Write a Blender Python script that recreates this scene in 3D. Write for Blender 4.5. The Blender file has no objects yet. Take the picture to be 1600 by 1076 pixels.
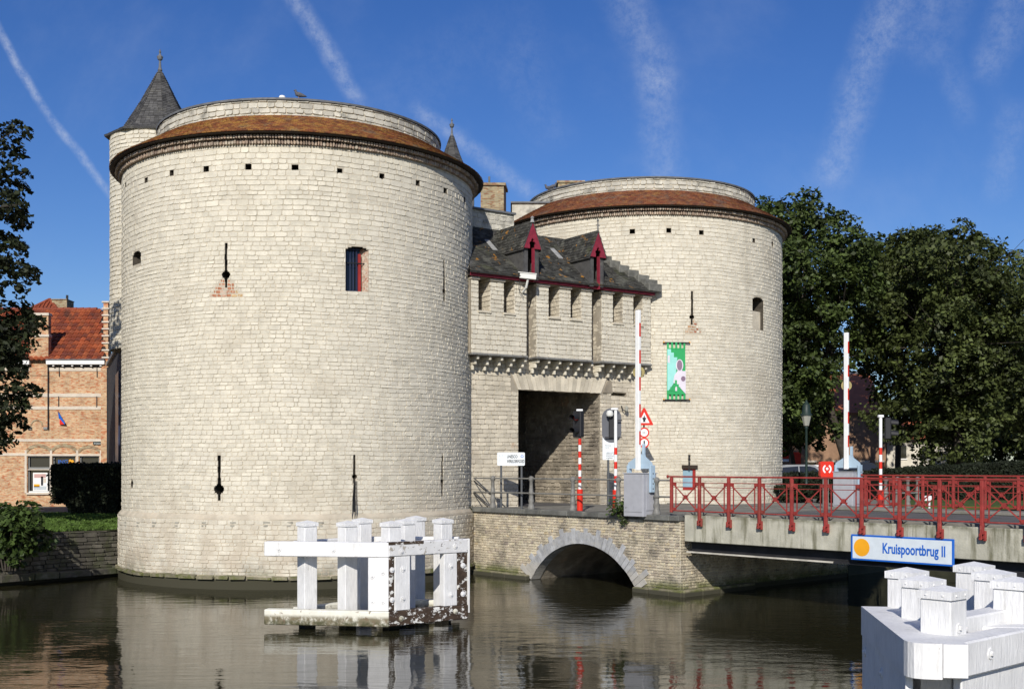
import bpy, math, random
import numpy as np
from mathutils import Vector, Matrix

scene = bpy.context.scene
rnd = random.Random(7)
COL = scene.collection

# ---------------------------------------------------------------- camera
FPX, HOR, EYE = 1780.0, 728.0, 4.0          # focal length in photo pixels, horizon row, eye height over water
cam_d = bpy.data.cameras.new('camera')
cam = bpy.data.objects.new('camera', cam_d)
COL.objects.link(cam)
cam.location = (0, 0, EYE)
cam.rotation_euler = (math.radians(90), 0, 0)
cam_d.sensor_width = 36.0
cam_d.lens = FPX / 1600 * 36
cam_d.shift_y = (HOR - 538) / 1600
cam_d.clip_start = 0.1
cam_d.clip_end = 3000
scene.camera = cam

# ---------------------------------------------------------------- sky, sun, exposure
SUN_AZ, SUN_EL = math.radians(8), math.radians(31)     # sun stands behind the camera, a little to the left
SUN_STRENGTH, SKY_STRENGTH = 4.8, 0.085
scene.view_settings.view_transform = 'Standard'
scene.view_settings.look = 'None'
scene.view_settings.exposure = 0.0
scene.view_settings.gamma = 1.0
scene.view_settings.use_curve_mapping = False

world = bpy.data.worlds.new('World')
scene.world = world
world.use_nodes = True


def px_dir(px, py):
    return Vector(((px - 800) / FPX, 1.0, (HOR - py) / FPX)).normalized()


def build_world():
    nt = world.node_tree
    N, L = nt.nodes, nt.links
    N.clear()
    out = N.new('ShaderNodeOutputWorld')
    bg = N.new('ShaderNodeBackground')
    sky = N.new('ShaderNodeTexSky')
    sky.sky_type = 'NISHITA'
    sky.sun_disc = False
    sky.sun_elevation = SUN_EL
    sky.sun_rotation = math.pi + SUN_AZ
    sky.altitude = 0
    sky.air_density = 1.0
    sky.dust_density = 0.35
    sky.ozone_density = 5.0
    tc = N.new('ShaderNodeTexCoord')
    bg.inputs['Strength'].default_value = SKY_STRENGTH

    def math_n(op, a, b=None, c=None):
        n = N.new('ShaderNodeMath')
        n.operation = op
        for i, x in enumerate((a, b, c)):
            if x is None:
                continue
            if isinstance(x, (int, float)):
                n.inputs[i].default_value = x
            else:
                L.new(x, n.inputs[i])
        return n.outputs[0]

    def dot(v):
        n = N.new('ShaderNodeVectorMath')
        n.operation = 'DOT_PRODUCT'
        L.new(tc.outputs['Generated'], n.inputs[0])
        n.inputs[1].default_value = v
        return n.outputs['Value']

    def sstep(x, a, b):
        n = N.new('ShaderNodeMapRange')
        n.interpolation_type = 'SMOOTHSTEP'
        n.inputs['From Min'].default_value = a
        n.inputs['From Max'].default_value = b
        L.new(x, n.inputs['Value'])
        return n.outputs['Result']

    def noise(scale, detail, rough=0.6, vec=None):
        n = N.new('ShaderNodeTexNoise')
        n.inputs['Scale'].default_value = scale
        n.inputs['Detail'].default_value = detail
        n.inputs['Roughness'].default_value = rough
        L.new(vec or tc.outputs['Generated'], n.inputs['Vector'])
        return n.outputs['Fac']
    wob = math_n('SUBTRACT', noise(9, 4), 0.5)
    wob2 = math_n('SUBTRACT', noise(45, 4), 0.5)
    fine = noise(95, 9, 0.78)
    total = None
    # old contrails: two ends in the sky, half width, strength, wobble
    trails = [((-60, -50), (78, 185), .0036, .62, .014), ((62, 165), (180, 316), .0038, .55, .014),
              ((435, -40), (575, 172), .0085, .42, .022), ((640, 160), (850, 315), .0080, .34, .014),
              ((955, -60), (1045, 160), .0200, .26, .035), ((1010, 90), (1045, 300), .0180, .26, .03),
              ((1410, -50), (1282, 300), .0170, .32, .03), ((1480, 90), (1520, 200), .010, .15, .03),
              ((1590, -40), (1545, 140), .018, .24, .05), ((1600, 150), (1560, 330), .016, .16, .05), ((1500, -40), (1440, 120), .02, .14, .06), ((1370, 90), (1470, -30), .014, .14, .04),
              ((560, 150), (860, 20), .035, .05, .1), ((880, 240), (800, 60), .03, .08, .1)]
    for (p, q, w, st, wb) in trails:
        a, b = px_dir(*p), px_dir(*q)
        nrm = a.cross(b).normalized()
        t = (b - a).normalized()
        d = math_n('ADD', dot(nrm), math_n('MULTIPLY', wob, wb))
        d = math_n('ADD', d, math_n('MULTIPLY', wob2, wb * 0.22))
        d = math_n('ABSOLUTE', d)
        core = sstep(d, w * 1.35, 0.0)
        al = dot(t)
        lo, hi = a.dot(t), b.dot(t)
        ends = math_n('MULTIPLY', sstep(al, lo - .004, lo + .02), sstep(al, hi + .004, hi - .02))
        m = math_n('MULTIPLY', math_n('MULTIPLY', core, ends), math_n('MULTIPLY', sstep(fine, 0.22, 0.80), st * 0.95))
        total = m if total is None else math_n('ADD', total, m)
    # very thin cirrus veil, the same all round the sky
    mp = N.new('ShaderNodeMapping')
    mp.inputs['Rotation'].default_value = (0.2, 0.5, 0.3)
    mp.inputs['Scale'].default_value = (2.2, 6.0, 2.0)
    L.new(tc.outputs['Generated'], mp.inputs['Vector'])
    veil = math_n('MULTIPLY', sstep(noise(1.6, 7, 0.62, mp.outputs[0]), 0.46, 0.8), 0.14)
    total = math_n('MINIMUM', math_n('ADD', total, veil), 0.8)
    mix = N.new('ShaderNodeMix')
    mix.data_type = 'RGBA'
    hs = N.new('ShaderNodeHueSaturation')
    hs.inputs['Saturation'].default_value = 1.22
    hs.inputs['Hue'].default_value = 0.516
    hs.inputs['Value'].default_value = 1.16
    L.new(sky.outputs['Color'], hs.inputs['Color'])
    L.new(total, mix.inputs['Factor'])
    L.new(hs.outputs['Color'], mix.inputs[6])
    mix.inputs[7].default_value = (7.5, 8.2, 9.6, 1)
    L.new(mix.outputs[2], bg.inputs['Color'])
    L.new(bg.outputs[0], out.inputs['Surface'])


build_world()
sun_d = bpy.data.lights.new('sun', 'SUN')
sun = bpy.data.objects.new('sun', sun_d)
COL.objects.link(sun)
sun_d.energy = SUN_STRENGTH
sun_d.angle = math.radians(0.53)
sun_d.color = (1.0, 0.95, 0.87)
sdir = Vector((math.sin(SUN_AZ) * math.cos(SUN_EL), math.cos(SUN_AZ) * math.cos(SUN_EL), -math.sin(SUN_EL)))
sun.rotation_euler = sdir.to_track_quat('-Z', 'Y').to_euler()
sun.location = (-10, -20, 40)

# ---------------------------------------------------------------- materials
MAT = {}


def lin(r, g, b):
    def f(c):
        c /= 255.0
        return c / 12.92 if c <= 0.04045 else ((c + 0.055) / 1.055) ** 2.4
    return (f(r), f(g), f(b), 1.0)


def material(name, base, rough=0.8, var=0.12, vscale=2.0, tint=0.0, tint_to=None, layers=(), bump=0.0, bscale=40.0,
             bstretch=(1, 1, 1), metallic=0.0, spec=0.3, coat=0.0, translucent=0.0, fine=0.0):
    """base colour * noise variation, per-piece tint from the 'tint' attribute, then layers of stain:
    layer = dict(col, scale, lo, hi, amt, stretch=(x,y,z), z=(z0,z1) fades in from z0 to z1)"""
    m = bpy.data.materials.new(name)
    m.use_nodes = True
    nt = m.node_tree
    N, L = nt.nodes, nt.links
    bsdf = N['Principled BSDF']
    geo = N.new('ShaderNodeNewGeometry')
    pos = geo.outputs['Position']

    def mp(stretch, off=(0, 0, 0)):
        n = N.new('ShaderNodeMapping')
        n.inputs['Scale'].default_value = stretch
        n.inputs['Location'].default_value = off
        L.new(pos, n.inputs['Vector'])
        return n.outputs[0]

    def noise(scale, stretch=(1, 1, 1), detail=5, rough=0.6, off=(0, 0, 0)):
        n = N.new('ShaderNodeTexNoise')
        n.inputs['Scale'].default_value = scale
        n.inputs['Detail'].default_value = detail
        n.inputs['Roughness'].default_value = rough
        L.new(mp(stretch, off), n.inputs['Vector'])
        return n.outputs['Fac']

    def rng(x, a, b, c, d, smooth=True):
        n = N.new('ShaderNodeMapRange')
        n.interpolation_type = 'SMOOTHSTEP' if smooth else 'LINEAR'
        for k, v in (('From Min', a), ('From Max', b), ('To Min', c), ('To Max', d)):
            n.inputs[k].default_value = v
        L.new(x, n.inputs['Value'])
        return n.outputs['Result']

    def mul(a, b):
        n = N.new('ShaderNodeMath')
        n.operation = 'MULTIPLY'
        L.new(a, n.inputs[0])
        if isinstance(b, (int, float)):
            n.inputs[1].default_value = b
        else:
            L.new(b, n.inputs[1])
        return n.outputs[0]

    def scale_col(colsock, fac):
        n = N.new('ShaderNodeVectorMath')
        n.operation = 'SCALE'
        L.new(colsock, n.inputs[0])
        L.new(fac, n.inputs['Scale'])
        return n.outputs['Vector']

    def mixc(a, b, fac):
        n = N.new('ShaderNodeMix')
        n.data_type = 'RGBA'
        L.new(fac, n.inputs['Factor'])
        if isinstance(a, tuple):
            n.inputs[6].default_value = a
        else:
            L.new(a, n.inputs[6])
        if isinstance(b, tuple):
            n.inputs[7].default_value = b
        else:
            L.new(b, n.inputs[7])
        return n.outputs[2]
    rgb = N.new('ShaderNodeRGB')
    rgb.outputs[0].default_value = base
    col = rgb.outputs[0]
    if tint or tint_to:
        at = N.new('ShaderNodeAttribute')
        at.attribute_name = 'tint'
        if tint_to:
            cr = N.new('ShaderNodeValToRGB')
            el = cr.color_ramp.elements
            stops = [base] + list(tint_to)
            el[0].position = 0
            el[0].color = stops[0]
            el[1].position = 1
            el[1].color = stops[-1]
            for i in range(1, len(stops) - 1):
                e = el.new(i / (len(stops) - 1))
                e.color = stops[i]
            L.new(at.outputs['Fac'], cr.inputs['Fac'])
            col = cr.outputs[0]
        if tint:
            col = scale_col(col, rng(at.outputs['Fac'], 0, 1, 1 - tint, 1 + tint, False))
    if var:
        col = scale_col(col, rng(noise(vscale, detail=6), 0.3, 0.7, 1 - var, 1 + var))
    if fine:
        col = scale_col(col, rng(noise(bscale * 1.5, bstretch, detail=3), 0.3, 0.7, 1 - fine, 1 + fine))
    for i, ly in enumerate(layers):
        mask = rng(noise(ly['scale'], ly.get('stretch', (1, 1, 1)), detail=6, rough=ly.get('rough', 0.62),
                         off=(i * 3.7, i * 1.3, i * 2.9)), ly['lo'], ly['hi'], 0, ly.get('amt', 1))
        if 'z' in ly:
            sx = N.new('ShaderNodeSeparateXYZ')
            L.new(pos, sx.inputs[0])
            mask = mul(mask, rng(sx.outputs[2], ly['z'][0], ly['z'][1], 0, 1))
        if 'z2' in ly:
            sx = N.new('ShaderNodeSeparateXYZ')
            L.new(pos, sx.inputs[0])
            mask = mul(mask, rng(sx.outputs[2], ly['z2'][0], ly['z2'][1], 0, 1))
        col = mixc(col, ly['col'], mask)
    L.new(col, bsdf.inputs['Base Color'])
    bsdf.inputs['Roughness'].default_value = rough
    bsdf.inputs['Metallic'].default_value = metallic
    bsdf.inputs['Specular IOR Level'].default_value = spec
    if coat:
        bsdf.inputs['Coat Weight'].default_value = coat
    if bump:
        b = N.new('ShaderNodeBump')
        b.inputs['Strength'].default_value = min(1.0, bump)
        b.inputs['Distance'].default_value = 0.03
        L.new(noise(bscale, bstretch, detail=6, rough=0.65), b.inputs['Height'])
        L.new(b.outputs[0], bsdf.inputs['Normal'])
    if translucent:
        tr = N.new('ShaderNodeBsdfTranslucent')
        L.new(col, tr.inputs['Color'])
        mx = N.new('ShaderNodeMixShader')
        mx.inputs[0].default_value = translucent
        L.new(bsdf.outputs[0], mx.inputs[1])
        L.new(tr.outputs[0], mx.inputs[2])
        L.new(mx.outputs[0], N['Material Output'].inputs['Surface'])
    MAT[name] = m
    return m


CREAM = (0.605, 0.562, 0.458, 1)
WET = (0.055, 0.052, 0.035, 1)
ALGAE = (0.10, 0.115, 0.025, 1)
tower_layers = [
    dict(col=(0.40, 0.35, 0.265, 1), scale=0.40, lo=.50, hi=.72, amt=.42),
    dict(col=(0.64, 0.60, 0.51, 1), scale=0.8, lo=.56, hi=.75, amt=.5),
    dict(col=(0.30, 0.27, 0.20, 1), scale=0.5, stretch=(3, 3, .25), lo=.52, hi=.78, amt=.35),
    dict(col=(0.15, 0.14, 0.115, 1), scale=1.1, lo=.40, hi=.62, amt=.75, z=(1.25, .35)),
    dict(col=(0.42, 0.35, 0.26, 1), scale=1.3, lo=.42, hi=.62, amt=.55, z=(4.2, 1.0)),
    dict(col=ALGAE, scale=1.6, lo=.45, hi=.62, amt=.8, z=(.8, .15)),
    dict(col=WET, scale=3, lo=.0, hi=.1, amt=1, z=(.36, .30))]
material('limewashed_stone', CREAM, rough=.9, var=.10, vscale=3, tint=.065, layers=tower_layers, bump=.4, bscale=22, spec=.15, fine=.07)
material('gate_stone', (0.55, 0.495, 0.39, 1), rough=.9, var=.12, vscale=2.5, tint=.17, bump=.5, bscale=22, spec=.15, fine=.07, layers=[
    dict(col=(0.26, 0.19, 0.13, 1), scale=.75, lo=.54, hi=.72, amt=.55, z=(8.0, 5.0)),
    dict(col=(0.42, 0.24, 0.13, 1), scale=1.1, lo=.66, hi=.74, amt=.6, z=(7.2, 5.5)),
    dict(col=(0.22, 0.20, 0.16, 1), scale=.9, lo=.42, hi=.66, amt=.6, z=(4.2, 2.6)),
    dict(col=(0.28, 0.25, 0.20, 1), scale=.5, stretch=(3, 3, .3), lo=.54, hi=.74, amt=.5)])
material('mortar', (0.47, 0.42, 0.33, 1), rough=.95, var=.15, vscale=2, bump=.3, bscale=60, spec=.1, layers=tower_layers[3:])
material('gate_mortar', (0.34, 0.30, 0.235, 1), rough=.95, var=.15, vscale=2, bump=.3, bscale=60, spec=.1)
material('grey_stone', (0.22, 0.215, 0.20, 1), rough=.9, var=.2, vscale=3, tint=.2, bump=.5, bscale=20, layers=[
    dict(col=(0.09, .085, .075, 1), scale=2.2, stretch=(1, 1, .4), lo=.5, hi=.7, amt=.7)])
material('voussoir_stone', (0.34, 0.345, 0.35, 1), rough=.9, var=.18, vscale=5, tint=.15, bump=.5, bscale=18, layers=[
    dict(col=(0.40, .395, .37, 1), scale=3.0, lo=.5, hi=.65, amt=.6), dict(col=(0.42, .38, .30, 1), scale=1, lo=.0, hi=.1, amt=.5, z=(.75, .45))])
material('yellow_brick', (0.50, 0.41, 0.26, 1), rough=.92, var=.15, vscale=4, tint_to=[(0.56, 0.50, 0.38, 1), (0.48, .42, .31, 1), (0.40, 0.34, 0.26, 1), (0.56, .50, .35, 1), (.27, .23, .19, 1)],
         bump=.5, bscale=30, layers=[
             dict(col=(0.10, .092, .075, 1), scale=1.3, lo=.48, hi=.66, amt=.6), dict(col=(0.40, .37, .30, 1), scale=1.2, lo=.52, hi=.68, amt=.5),
             dict(col=ALGAE, scale=1.5, lo=.3, hi=.55, amt=.85, z=(.55, .2)), dict(col=WET, scale=3, lo=0, hi=.1, amt=1, z=(.2, .12))])
material('pale_mortar', (0.50, 0.46, 0.38, 1), rough=.95, var=.15, bump=.3, bscale=50, layers=[dict(col=(.10, .09, .07, 1), scale=1.3, lo=.48, hi=.66, amt=.5), dict(col=ALGAE, scale=1.5, lo=.3, hi=.55, amt=.85, z=(.55, .2)), dict(col=WET, scale=3, lo=0, hi=.1, amt=1, z=(.2, .12))])
material('mossy_stone', (0.20, 0.18, 0.12, 1), rough=.95, var=.25, vscale=4, tint=.2, bump=.6, bscale=18, layers=[
    dict(col=ALGAE, scale=2.5, lo=.42, hi=.6, amt=.8), dict(col=WET, scale=3, lo=0, hi=.1, amt=1, z=(.17, .10))])
material('quay_stone', (0.085, 0.078, 0.063, 1), rough=.95, var=.25, vscale=3, tint=.35, bump=.6, bscale=16, layers=[
    dict(col=(.22, .21, .18, 1), scale=2.5, lo=.55, hi=.7, amt=.6), dict(col=(.05, .06, .02, 1), scale=1.5, lo=.45, hi=.65, amt=.6)])
material('quay_mortar', (0.06, 0.055, 0.042, 1), rough=.95, var=.2)
material('roof_tile_orange', (0.27, 0.105, 0.035, 1), rough=.85, var=.2, vscale=3, tint_to=[(0.22, .07, .025, 1), (.16, .06, .03, 1), (.34, .16, .04, 1), (.24, .11, .04, 1)], bump=.5, bscale=30, layers=[
    dict(col=(.36, .21, .05, 1), scale=2.6, lo=.50, hi=.66, amt=.75), dict(col=(.10, .05, .03, 1), scale=5, lo=.56, hi=.66, amt=.6), dict(col=(.17, .15, .11, 1), scale=1.4, lo=.56, hi=.7, amt=.55)])
material('roof_tile_red', (0.30, 0.065, 0.024, 1), rough=.75, var=.2, vscale=3, tint_to=[(0.33, .085, .03, 1), (.22, .05, .022, 1), (.14, .04, .025, 1), (.37, .10, .035, 1)], bump=.3, bscale=30, layers=[
    dict(col=(.06, .035, .025, 1), scale=1.6, lo=.54, hi=.68, amt=.6)])
material('slate', (0.075, 0.073, 0.070, 1), rough=.7, var=.2, vscale=4, tint=.35, bump=.4, bscale=25, layers=[
    dict(col=(.16, .155, .13, 1), scale=2.2, lo=.54, hi=.68, amt=.6)])
material('slate_lichen', (0.045, 0.044, 0.038, 1), rough=.85, var=.3, vscale=3, tint=.45, bump=.5, bscale=22, layers=[
    dict(col=(.15, .15, .12, 1), scale=1.5, lo=.52, hi=.7, amt=.6), dict(col=(.14, .14, .12, 1), scale=7, lo=.58, hi=.66, amt=.7),
    dict(col=(.42, .19, .02, 1), scale=2.4, lo=.60, hi=.66, amt=.9), dict(col=(.07, .075, .03, 1), scale=1.0, lo=.55, hi=.7, amt=.6)])
material('lead', (0.13, 0.135, 0.14, 1), rough=.6, var=.2, vscale=5, bump=.2)
material('light_lead', (0.27, 0.27, 0.26, 1), rough=.7, var=.2, vscale=5, bump=.2)
material('interior_shade', (0.010, 0.009, 0.008, 1), rough=1, var=.2, spec=0)  # near black: the darkness inside openings is put into the colour
material('reveal_shade', (0.075, 0.065, 0.052, 1), rough=1, var=.3, vscale=6, spec=0)  # sides of the tower openings, recess shade painted in as dark colour
material('passage_brick', (0.30, 0.26, 0.20, 1), rough=.95, var=.3, vscale=1.6, tint=.25, bump=.6, bscale=16, layers=[
    dict(col=(.12, .10, .08, 1), scale=1, lo=.45, hi=.65, amt=.6), dict(col=(.36, .19, .10, 1), scale=.9, lo=.6, hi=.7, amt=.5)])
material('dark_wood', (0.035, 0.025, 0.018, 1), rough=.9, var=.2)
material('maroon_paint', (0.22, 0.022, 0.040, 1), rough=.6, var=.2, vscale=6, bump=.1)
material('red_paint', (0.27, 0.036, 0.030, 1), rough=.6, var=.18, vscale=5, bump=.15, bscale=60, layers=[
    dict(col=(.16, .045, .03, 1), scale=2.2, stretch=(1, 1, .6), lo=.50, hi=.70, amt=.65), dict(col=(.10, .05, .03, 1), scale=9, rough=.75, lo=.62, hi=.67, amt=.85), dict(col=(.42, .12, .09, 1), scale=3.5, lo=.58, hi=.72, amt=.5)])
material('signal_red', (0.62, 0.03, 0.015, 1), rough=.45, var=.08, vscale=5)
material('signal_white', (0.78, 0.78, 0.76, 1), rough=.45, var=.05, vscale=5)
material('white_paint', (0.725, 0.72, 0.705, 1), rough=.55, var=.06, vscale=3, bump=.5, bscale=26, fine=.045, bstretch=(1, 1, .15), layers=[
    dict(col=(.42, .41, .37, 1), scale=2.6, stretch=(2, 2, .5), lo=.58, hi=.74, amt=.5), dict(col=(.20, .17, .13, 1), scale=9, stretch=(1.5, 1.5, .4), rough=.75, lo=.685, hi=.71, amt=.8)])
material('peeling_paint', (0.67, 0.665, 0.65, 1), rough=.7, var=.06, vscale=4, bump=.3, bscale=16, layers=[
    dict(col=(.045, .03, .02, 1), scale=4.5, stretch=(1, 1, 1.6), rough=.75, lo=.585, hi=.62, amt=1),
    dict(col=(.30, .26, .20, 1), scale=6, lo=.58, hi=.63, amt=.8)])
material('bare_wood', (0.055, 0.036, 0.024, 1), rough=.85, var=.3, vscale=5, bump=.5, bscale=14, layers=[
    dict(col=(.70, .69, .65, 1), scale=5, stretch=(1, 1, 1.5), rough=.75, lo=.54, hi=.58, amt=1)])
material('dirty_paint', (0.70, 0.68, 0.58, 1), rough=.7, var=.08, vscale=4, bump=.25, bscale=20, layers=[
    dict(col=(.17, .145, .09, 1), scale=5, stretch=(1, 1, .8), rough=.7, lo=.30, hi=.55, amt=1, z=(.42, .30)), dict(col=(.06, .06, .025, 1), scale=7, lo=.35, hi=.6, amt=.9, z=(.30, .20)),
    dict(col=(.16, .11, .07, 1), scale=6, lo=.60, hi=.66, amt=.8)])
material('fender_pile', (0.03, 0.027, 0.02, 1), rough=.9, var=.2)
material('concrete', (0.43, 0.415, 0.335, 1), rough=.9, var=.15, vscale=2.2, bump=.4, bscale=20, layers=[
    dict(col=(.115, .11, .06, 1), scale=2.3, stretch=(1.5, 1.5, .22), lo=.48, hi=.70, amt=.85),
    dict(col=(.55, .53, .45, 1), scale=3.2, stretch=(2, 2, .2), lo=.58, hi=.70, amt=.7),
    dict(col=(.09, .09, .05, 1), scale=3.0, lo=.35, hi=.65, amt=.8, z=(2.36, 2.50))])
material('coping_stone', (0.115, 0.115, 0.105, 1), rough=.85, var=.2, vscale=2.5, tint=.2, bump=.4, bscale=25, layers=[
    dict(col=(.24, .235, .20, 1), scale=2, lo=.5, hi=.7, amt=.6)])
material('black_steel', (0.022, 0.022, 0.024, 1), rough=.6, var=.3, vscale=3)
material('pale_steel', (0.50, 0.47, 0.40, 1), rough=.6, var=.2, vscale=3)
material('asphalt', (0.105, 0.10, 0.095, 1), rough=.9, var=.2, vscale=1.5, bump=.3, bscale=60)
material('paving', (0.19, 0.18, 0.155, 1), rough=.92, var=.22, vscale=1.8, bump=.35, bscale=20, tint=.15, layers=[
    dict(col=(.09, .095, .05, 1), scale=1.2, lo=.52, hi=.7, amt=.6)])
material('earth', (0.06, 0.06, 0.035, 1), rough=.95, var=.3, vscale=1, bump=.4, bscale=10)
material('grass_ground', (0.055, 0.085, 0.018, 1), rough=.95, var=.35, vscale=1.5, bump=.5, bscale=25)
material('grass_blade', (0.075, 0.13, 0.022, 1), rough=.7, var=.3, vscale=2, tint=.4, translucent=.25)
material('iron_grey', (0.17, 0.165, 0.15, 1), rough=.55, var=.2, vscale=8, bump=.2, bscale=30)
material('cabinet_grey', (0.36, 0.365, 0.39, 1), rough=.5, var=.06, vscale=3, layers=[
    dict(col=(.20, .20, .20, 1), scale=3, stretch=(1.5, 1.5, .4), lo=.6, hi=.75, amt=.5)])
material('yoke_blue', (0.36, 0.47, 0.56, 1), rough=.5, var=.06, vscale=3)
material('sign_grey', (0.10, 0.105, 0.12, 1), rough=.5, var=.1)
material('pole_dark', (0.09, 0.095, 0.10, 1), rough=.5, var=.1)
material('sign_white', (0.70, 0.74, 0.76, 1), rough=.45, var=.05, vscale=6)
material('board_white', (0.60, 0.66, 0.70, 1), rough=.5, var=.05, vscale=4, layers=[dict(col=(.42, .45, .42, 1), scale=4, stretch=(1, 1, .4), lo=.6, hi=.72, amt=.5)])
material('sign_blue', (0.015, 0.12, 0.50, 1), rough=.45, var=.06)
material('sign_orange', (0.80, 0.36, 0.015, 1), rough=.5, var=.06)
material('sign_yellow', (0.30, 0.25, 0.10, 1), rough=.6, var=.15, vscale=8)
material('print_black', (0.02, 0.02, 0.022, 1), rough=.6, var=0)
material('print_grey', (0.42, 0.46, 0.48, 1), rough=.6, var=0)
material('black_plastic', (0.018, 0.018, 0.02, 1), rough=.55, var=.1)
material('lens_red', (0.35, 0.01, 0.008, 1), rough=.25, var=0, spec=.6)
material('lens_dark', (0.02, 0.02, 0.02, 1), rough=.2, var=0, spec=.6)
material('banner_green', (0.03, 0.33, 0.105, 1), rough=.75, var=.06)
material('banner_turquoise', (0.29, 0.62, 0.57, 1), rough=.75, var=.06)
material('banner_lilac', (0.62, 0.58, 0.64, 1), rough=.75, var=.05)
material('banner_mauve', (0.22, 0.15, 0.21, 1), rough=.75, var=.05)
material('window_glass', (0.02, 0.022, 0.025, 1), rough=.08, var=0, spec=.6)
material('window_blue', (0.03, 0.04, 0.085, 1), rough=.35, var=.1)
material('panel_blue', (0.24, 0.37, 0.44, 1), rough=.5, var=.1)
material('shutter_red', (0.30, 0.025, 0.02, 1), rough=.6, var=.15)
material('house_trim', (0.56, 0.49, 0.40, 1), rough=.85, var=.1, vscale=4)
material('house_white', (0.75, 0.74, 0.71, 1), rough=.6, var=.05)
material('frame_grey', (0.20, 0.205, 0.20, 1), rough=.5, var=.05)
material('bark', (0.05, 0.042, 0.033, 1), rough=.95, var=.3, vscale=4, bump=.6, bscale=12, bstretch=(2, 2, .4))
material('leaf_dark', (0.020, 0.026, 0.010, 1), rough=.6, var=.35, vscale=1.2, tint=.55, translucent=.22, spec=.25)
material('leaf_green', (0.056, 0.080, 0.020, 1), rough=.55, var=.35, vscale=.35, tint=.6, translucent=.25, spec=.3)
material('leaf_olive', (0.062, 0.078, 0.022, 1), rough=.55, var=.35, vscale=.35, tint=.6, translucent=.25, spec=.3)
material('leaf_bush', (0.045, 0.072, 0.016, 1), rough=.55, var=.25, vscale=1, tint=.5, translucent=.25, spec=.3)
material('hedge_yew', (0.012, 0.017, 0.007, 1), rough=.8, var=.3, vscale=2, tint=.5)
material('dry_grass', (0.24, 0.12, 0.045, 1), rough=.9, var=.3, tint=.4)
material('pigeon', (0.09, 0.09, 0.10, 1), rough=.8, var=.3, vscale=20)
material('cctv_white', (0.62, 0.62, 0.58, 1), rough=.5, var=.05)
material('car_paint_dark', (0.02, 0.021, 0.024, 1), rough=.35, var=0, coat=.1, spec=.3)
material('car_paint_silver', (0.26, 0.27, 0.28, 1), rough=.35, var=0, coat=.1, spec=.3)
material('car_paint_white', (0.70, 0.70, 0.69, 1), rough=.25, var=0, coat=.5, spec=.5)
material('tyre', (0.02, 0.02, 0.02, 1), rough=.9, var=.1)
material('chrome', (0.5, 0.5, 0.5, 1), rough=.25, var=0, metallic=1)
material('lamp_glass', (0.30, 0.30, 0.26, 1), rough=.3, var=.05)
material('lamp_green', (0.02, 0.035, 0.03, 1), rough=.5, var=.1)
material('warm_plaster', (0.62, 0.58, 0.49, 1), rough=.9, var=.1)
material('red_brick_far', (0.28, 0.17, 0.105, 1), rough=.9, var=.2, vscale=1.5)


def brick_material(name, c1, c2, mort, scale, bw, bh, axis='XZ'):
    m = bpy.data.materials.new(name)
    m.use_nodes = True
    N, L = m.node_tree.nodes, m.node_tree.links
    b = N['Principled BSDF']
    b.inputs['Roughness'].default_value = .9
    b.inputs['Specular IOR Level'].default_value = .15
    geo = N.new('ShaderNodeNewGeometry')
    sep = N.new('ShaderNodeSeparateXYZ')
    L.new(geo.outputs['Position'], sep.inputs[0])
    add = N.new('ShaderNodeMath')
    add.operation = 'ADD'
    L.new(sep.outputs[0], add.inputs[0])
    L.new(sep.outputs[1], add.inputs[1])
    cmb = N.new('ShaderNodeCombineXYZ')
    L.new(add.outputs[0], cmb.inputs[0])
    L.new(sep.outputs[2], cmb.inputs[1])
    br = N.new('ShaderNodeTexBrick')
    br.inputs['Scale'].default_value = 1.0
    br.inputs['Brick Width'].default_value = bw
    br.inputs['Row Height'].default_value = bh
    br.inputs['Mortar Size'].default_value = .008
    br.inputs['Color1'].default_value = c1
    br.inputs['Color2'].default_value = c2
    br.inputs['Mortar'].default_value = mort
    br.inputs['Bias'].default_value = 0
    L.new(cmb.outputs[0], br.inputs['Vector'])
    ns = N.new('ShaderNodeTexNoise')
    ns.inputs['Scale'].default_value = 1.6
    ns.inputs['Detail'].default_value = 8
    ns.inputs['Roughness'].default_value = .75
    L.new(geo.outputs['Position'], ns.inputs['Vector'])
    mr = N.new('ShaderNodeMapRange')
    mr.inputs['From Min'].default_value = .35
    mr.inputs['From Max'].default_value = .65
    mr.inputs['To Min'].default_value = .72
    mr.inputs['To Max'].default_value = 1.22
    L.new(ns.outputs['Fac'], mr.inputs['Value'])
    # long flecks of odd brick colour
    mp = N.new('ShaderNodeMapping')
    mp.inputs['Scale'].default_value = (4, 4, 13)
    L.new(geo.outputs['Position'], mp.inputs['Vector'])
    n2 = N.new('ShaderNodeTexNoise')
    n2.inputs['Scale'].default_value = 1.0
    n2.inputs['Detail'].default_value = 2
    L.new(mp.outputs[0], n2.inputs['Vector'])
    m2 = N.new('ShaderNodeMapRange')
    m2.inputs['From Min'].default_value = .50
    m2.inputs['From Max'].default_value = .62
    L.new(n2.outputs['Fac'], m2.inputs['Value'])
    mx = N.new('ShaderNodeMix')
    mx.data_type = 'RGBA'
    L.new(m2.outputs[0], mx.inputs['Factor'])
    L.new(br.outputs['Color'], mx.inputs[6])
    mx.inputs[7].default_value = (c2[0] * .9, c2[1] * .62, c2[2] * .6, 1)
    vm = N.new('ShaderNodeVectorMath')
    vm.operation = 'SCALE'
    L.new(mx.outputs[2], vm.inputs[0])
    L.new(mr.outputs[0], vm.inputs['Scale'])
    L.new(vm.outputs[0], b.inputs['Base Color'])
    bp = N.new('ShaderNodeBump')
    bp.inputs['Strength'].default_value = .5
    bp.inputs['Distance'].default_value = .01
    bp.invert = True
    L.new(br.outputs['Fac'], bp.inputs['Height'])
    L.new(bp.outputs[0], b.inputs['Normal'])
    MAT[name] = m


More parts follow.
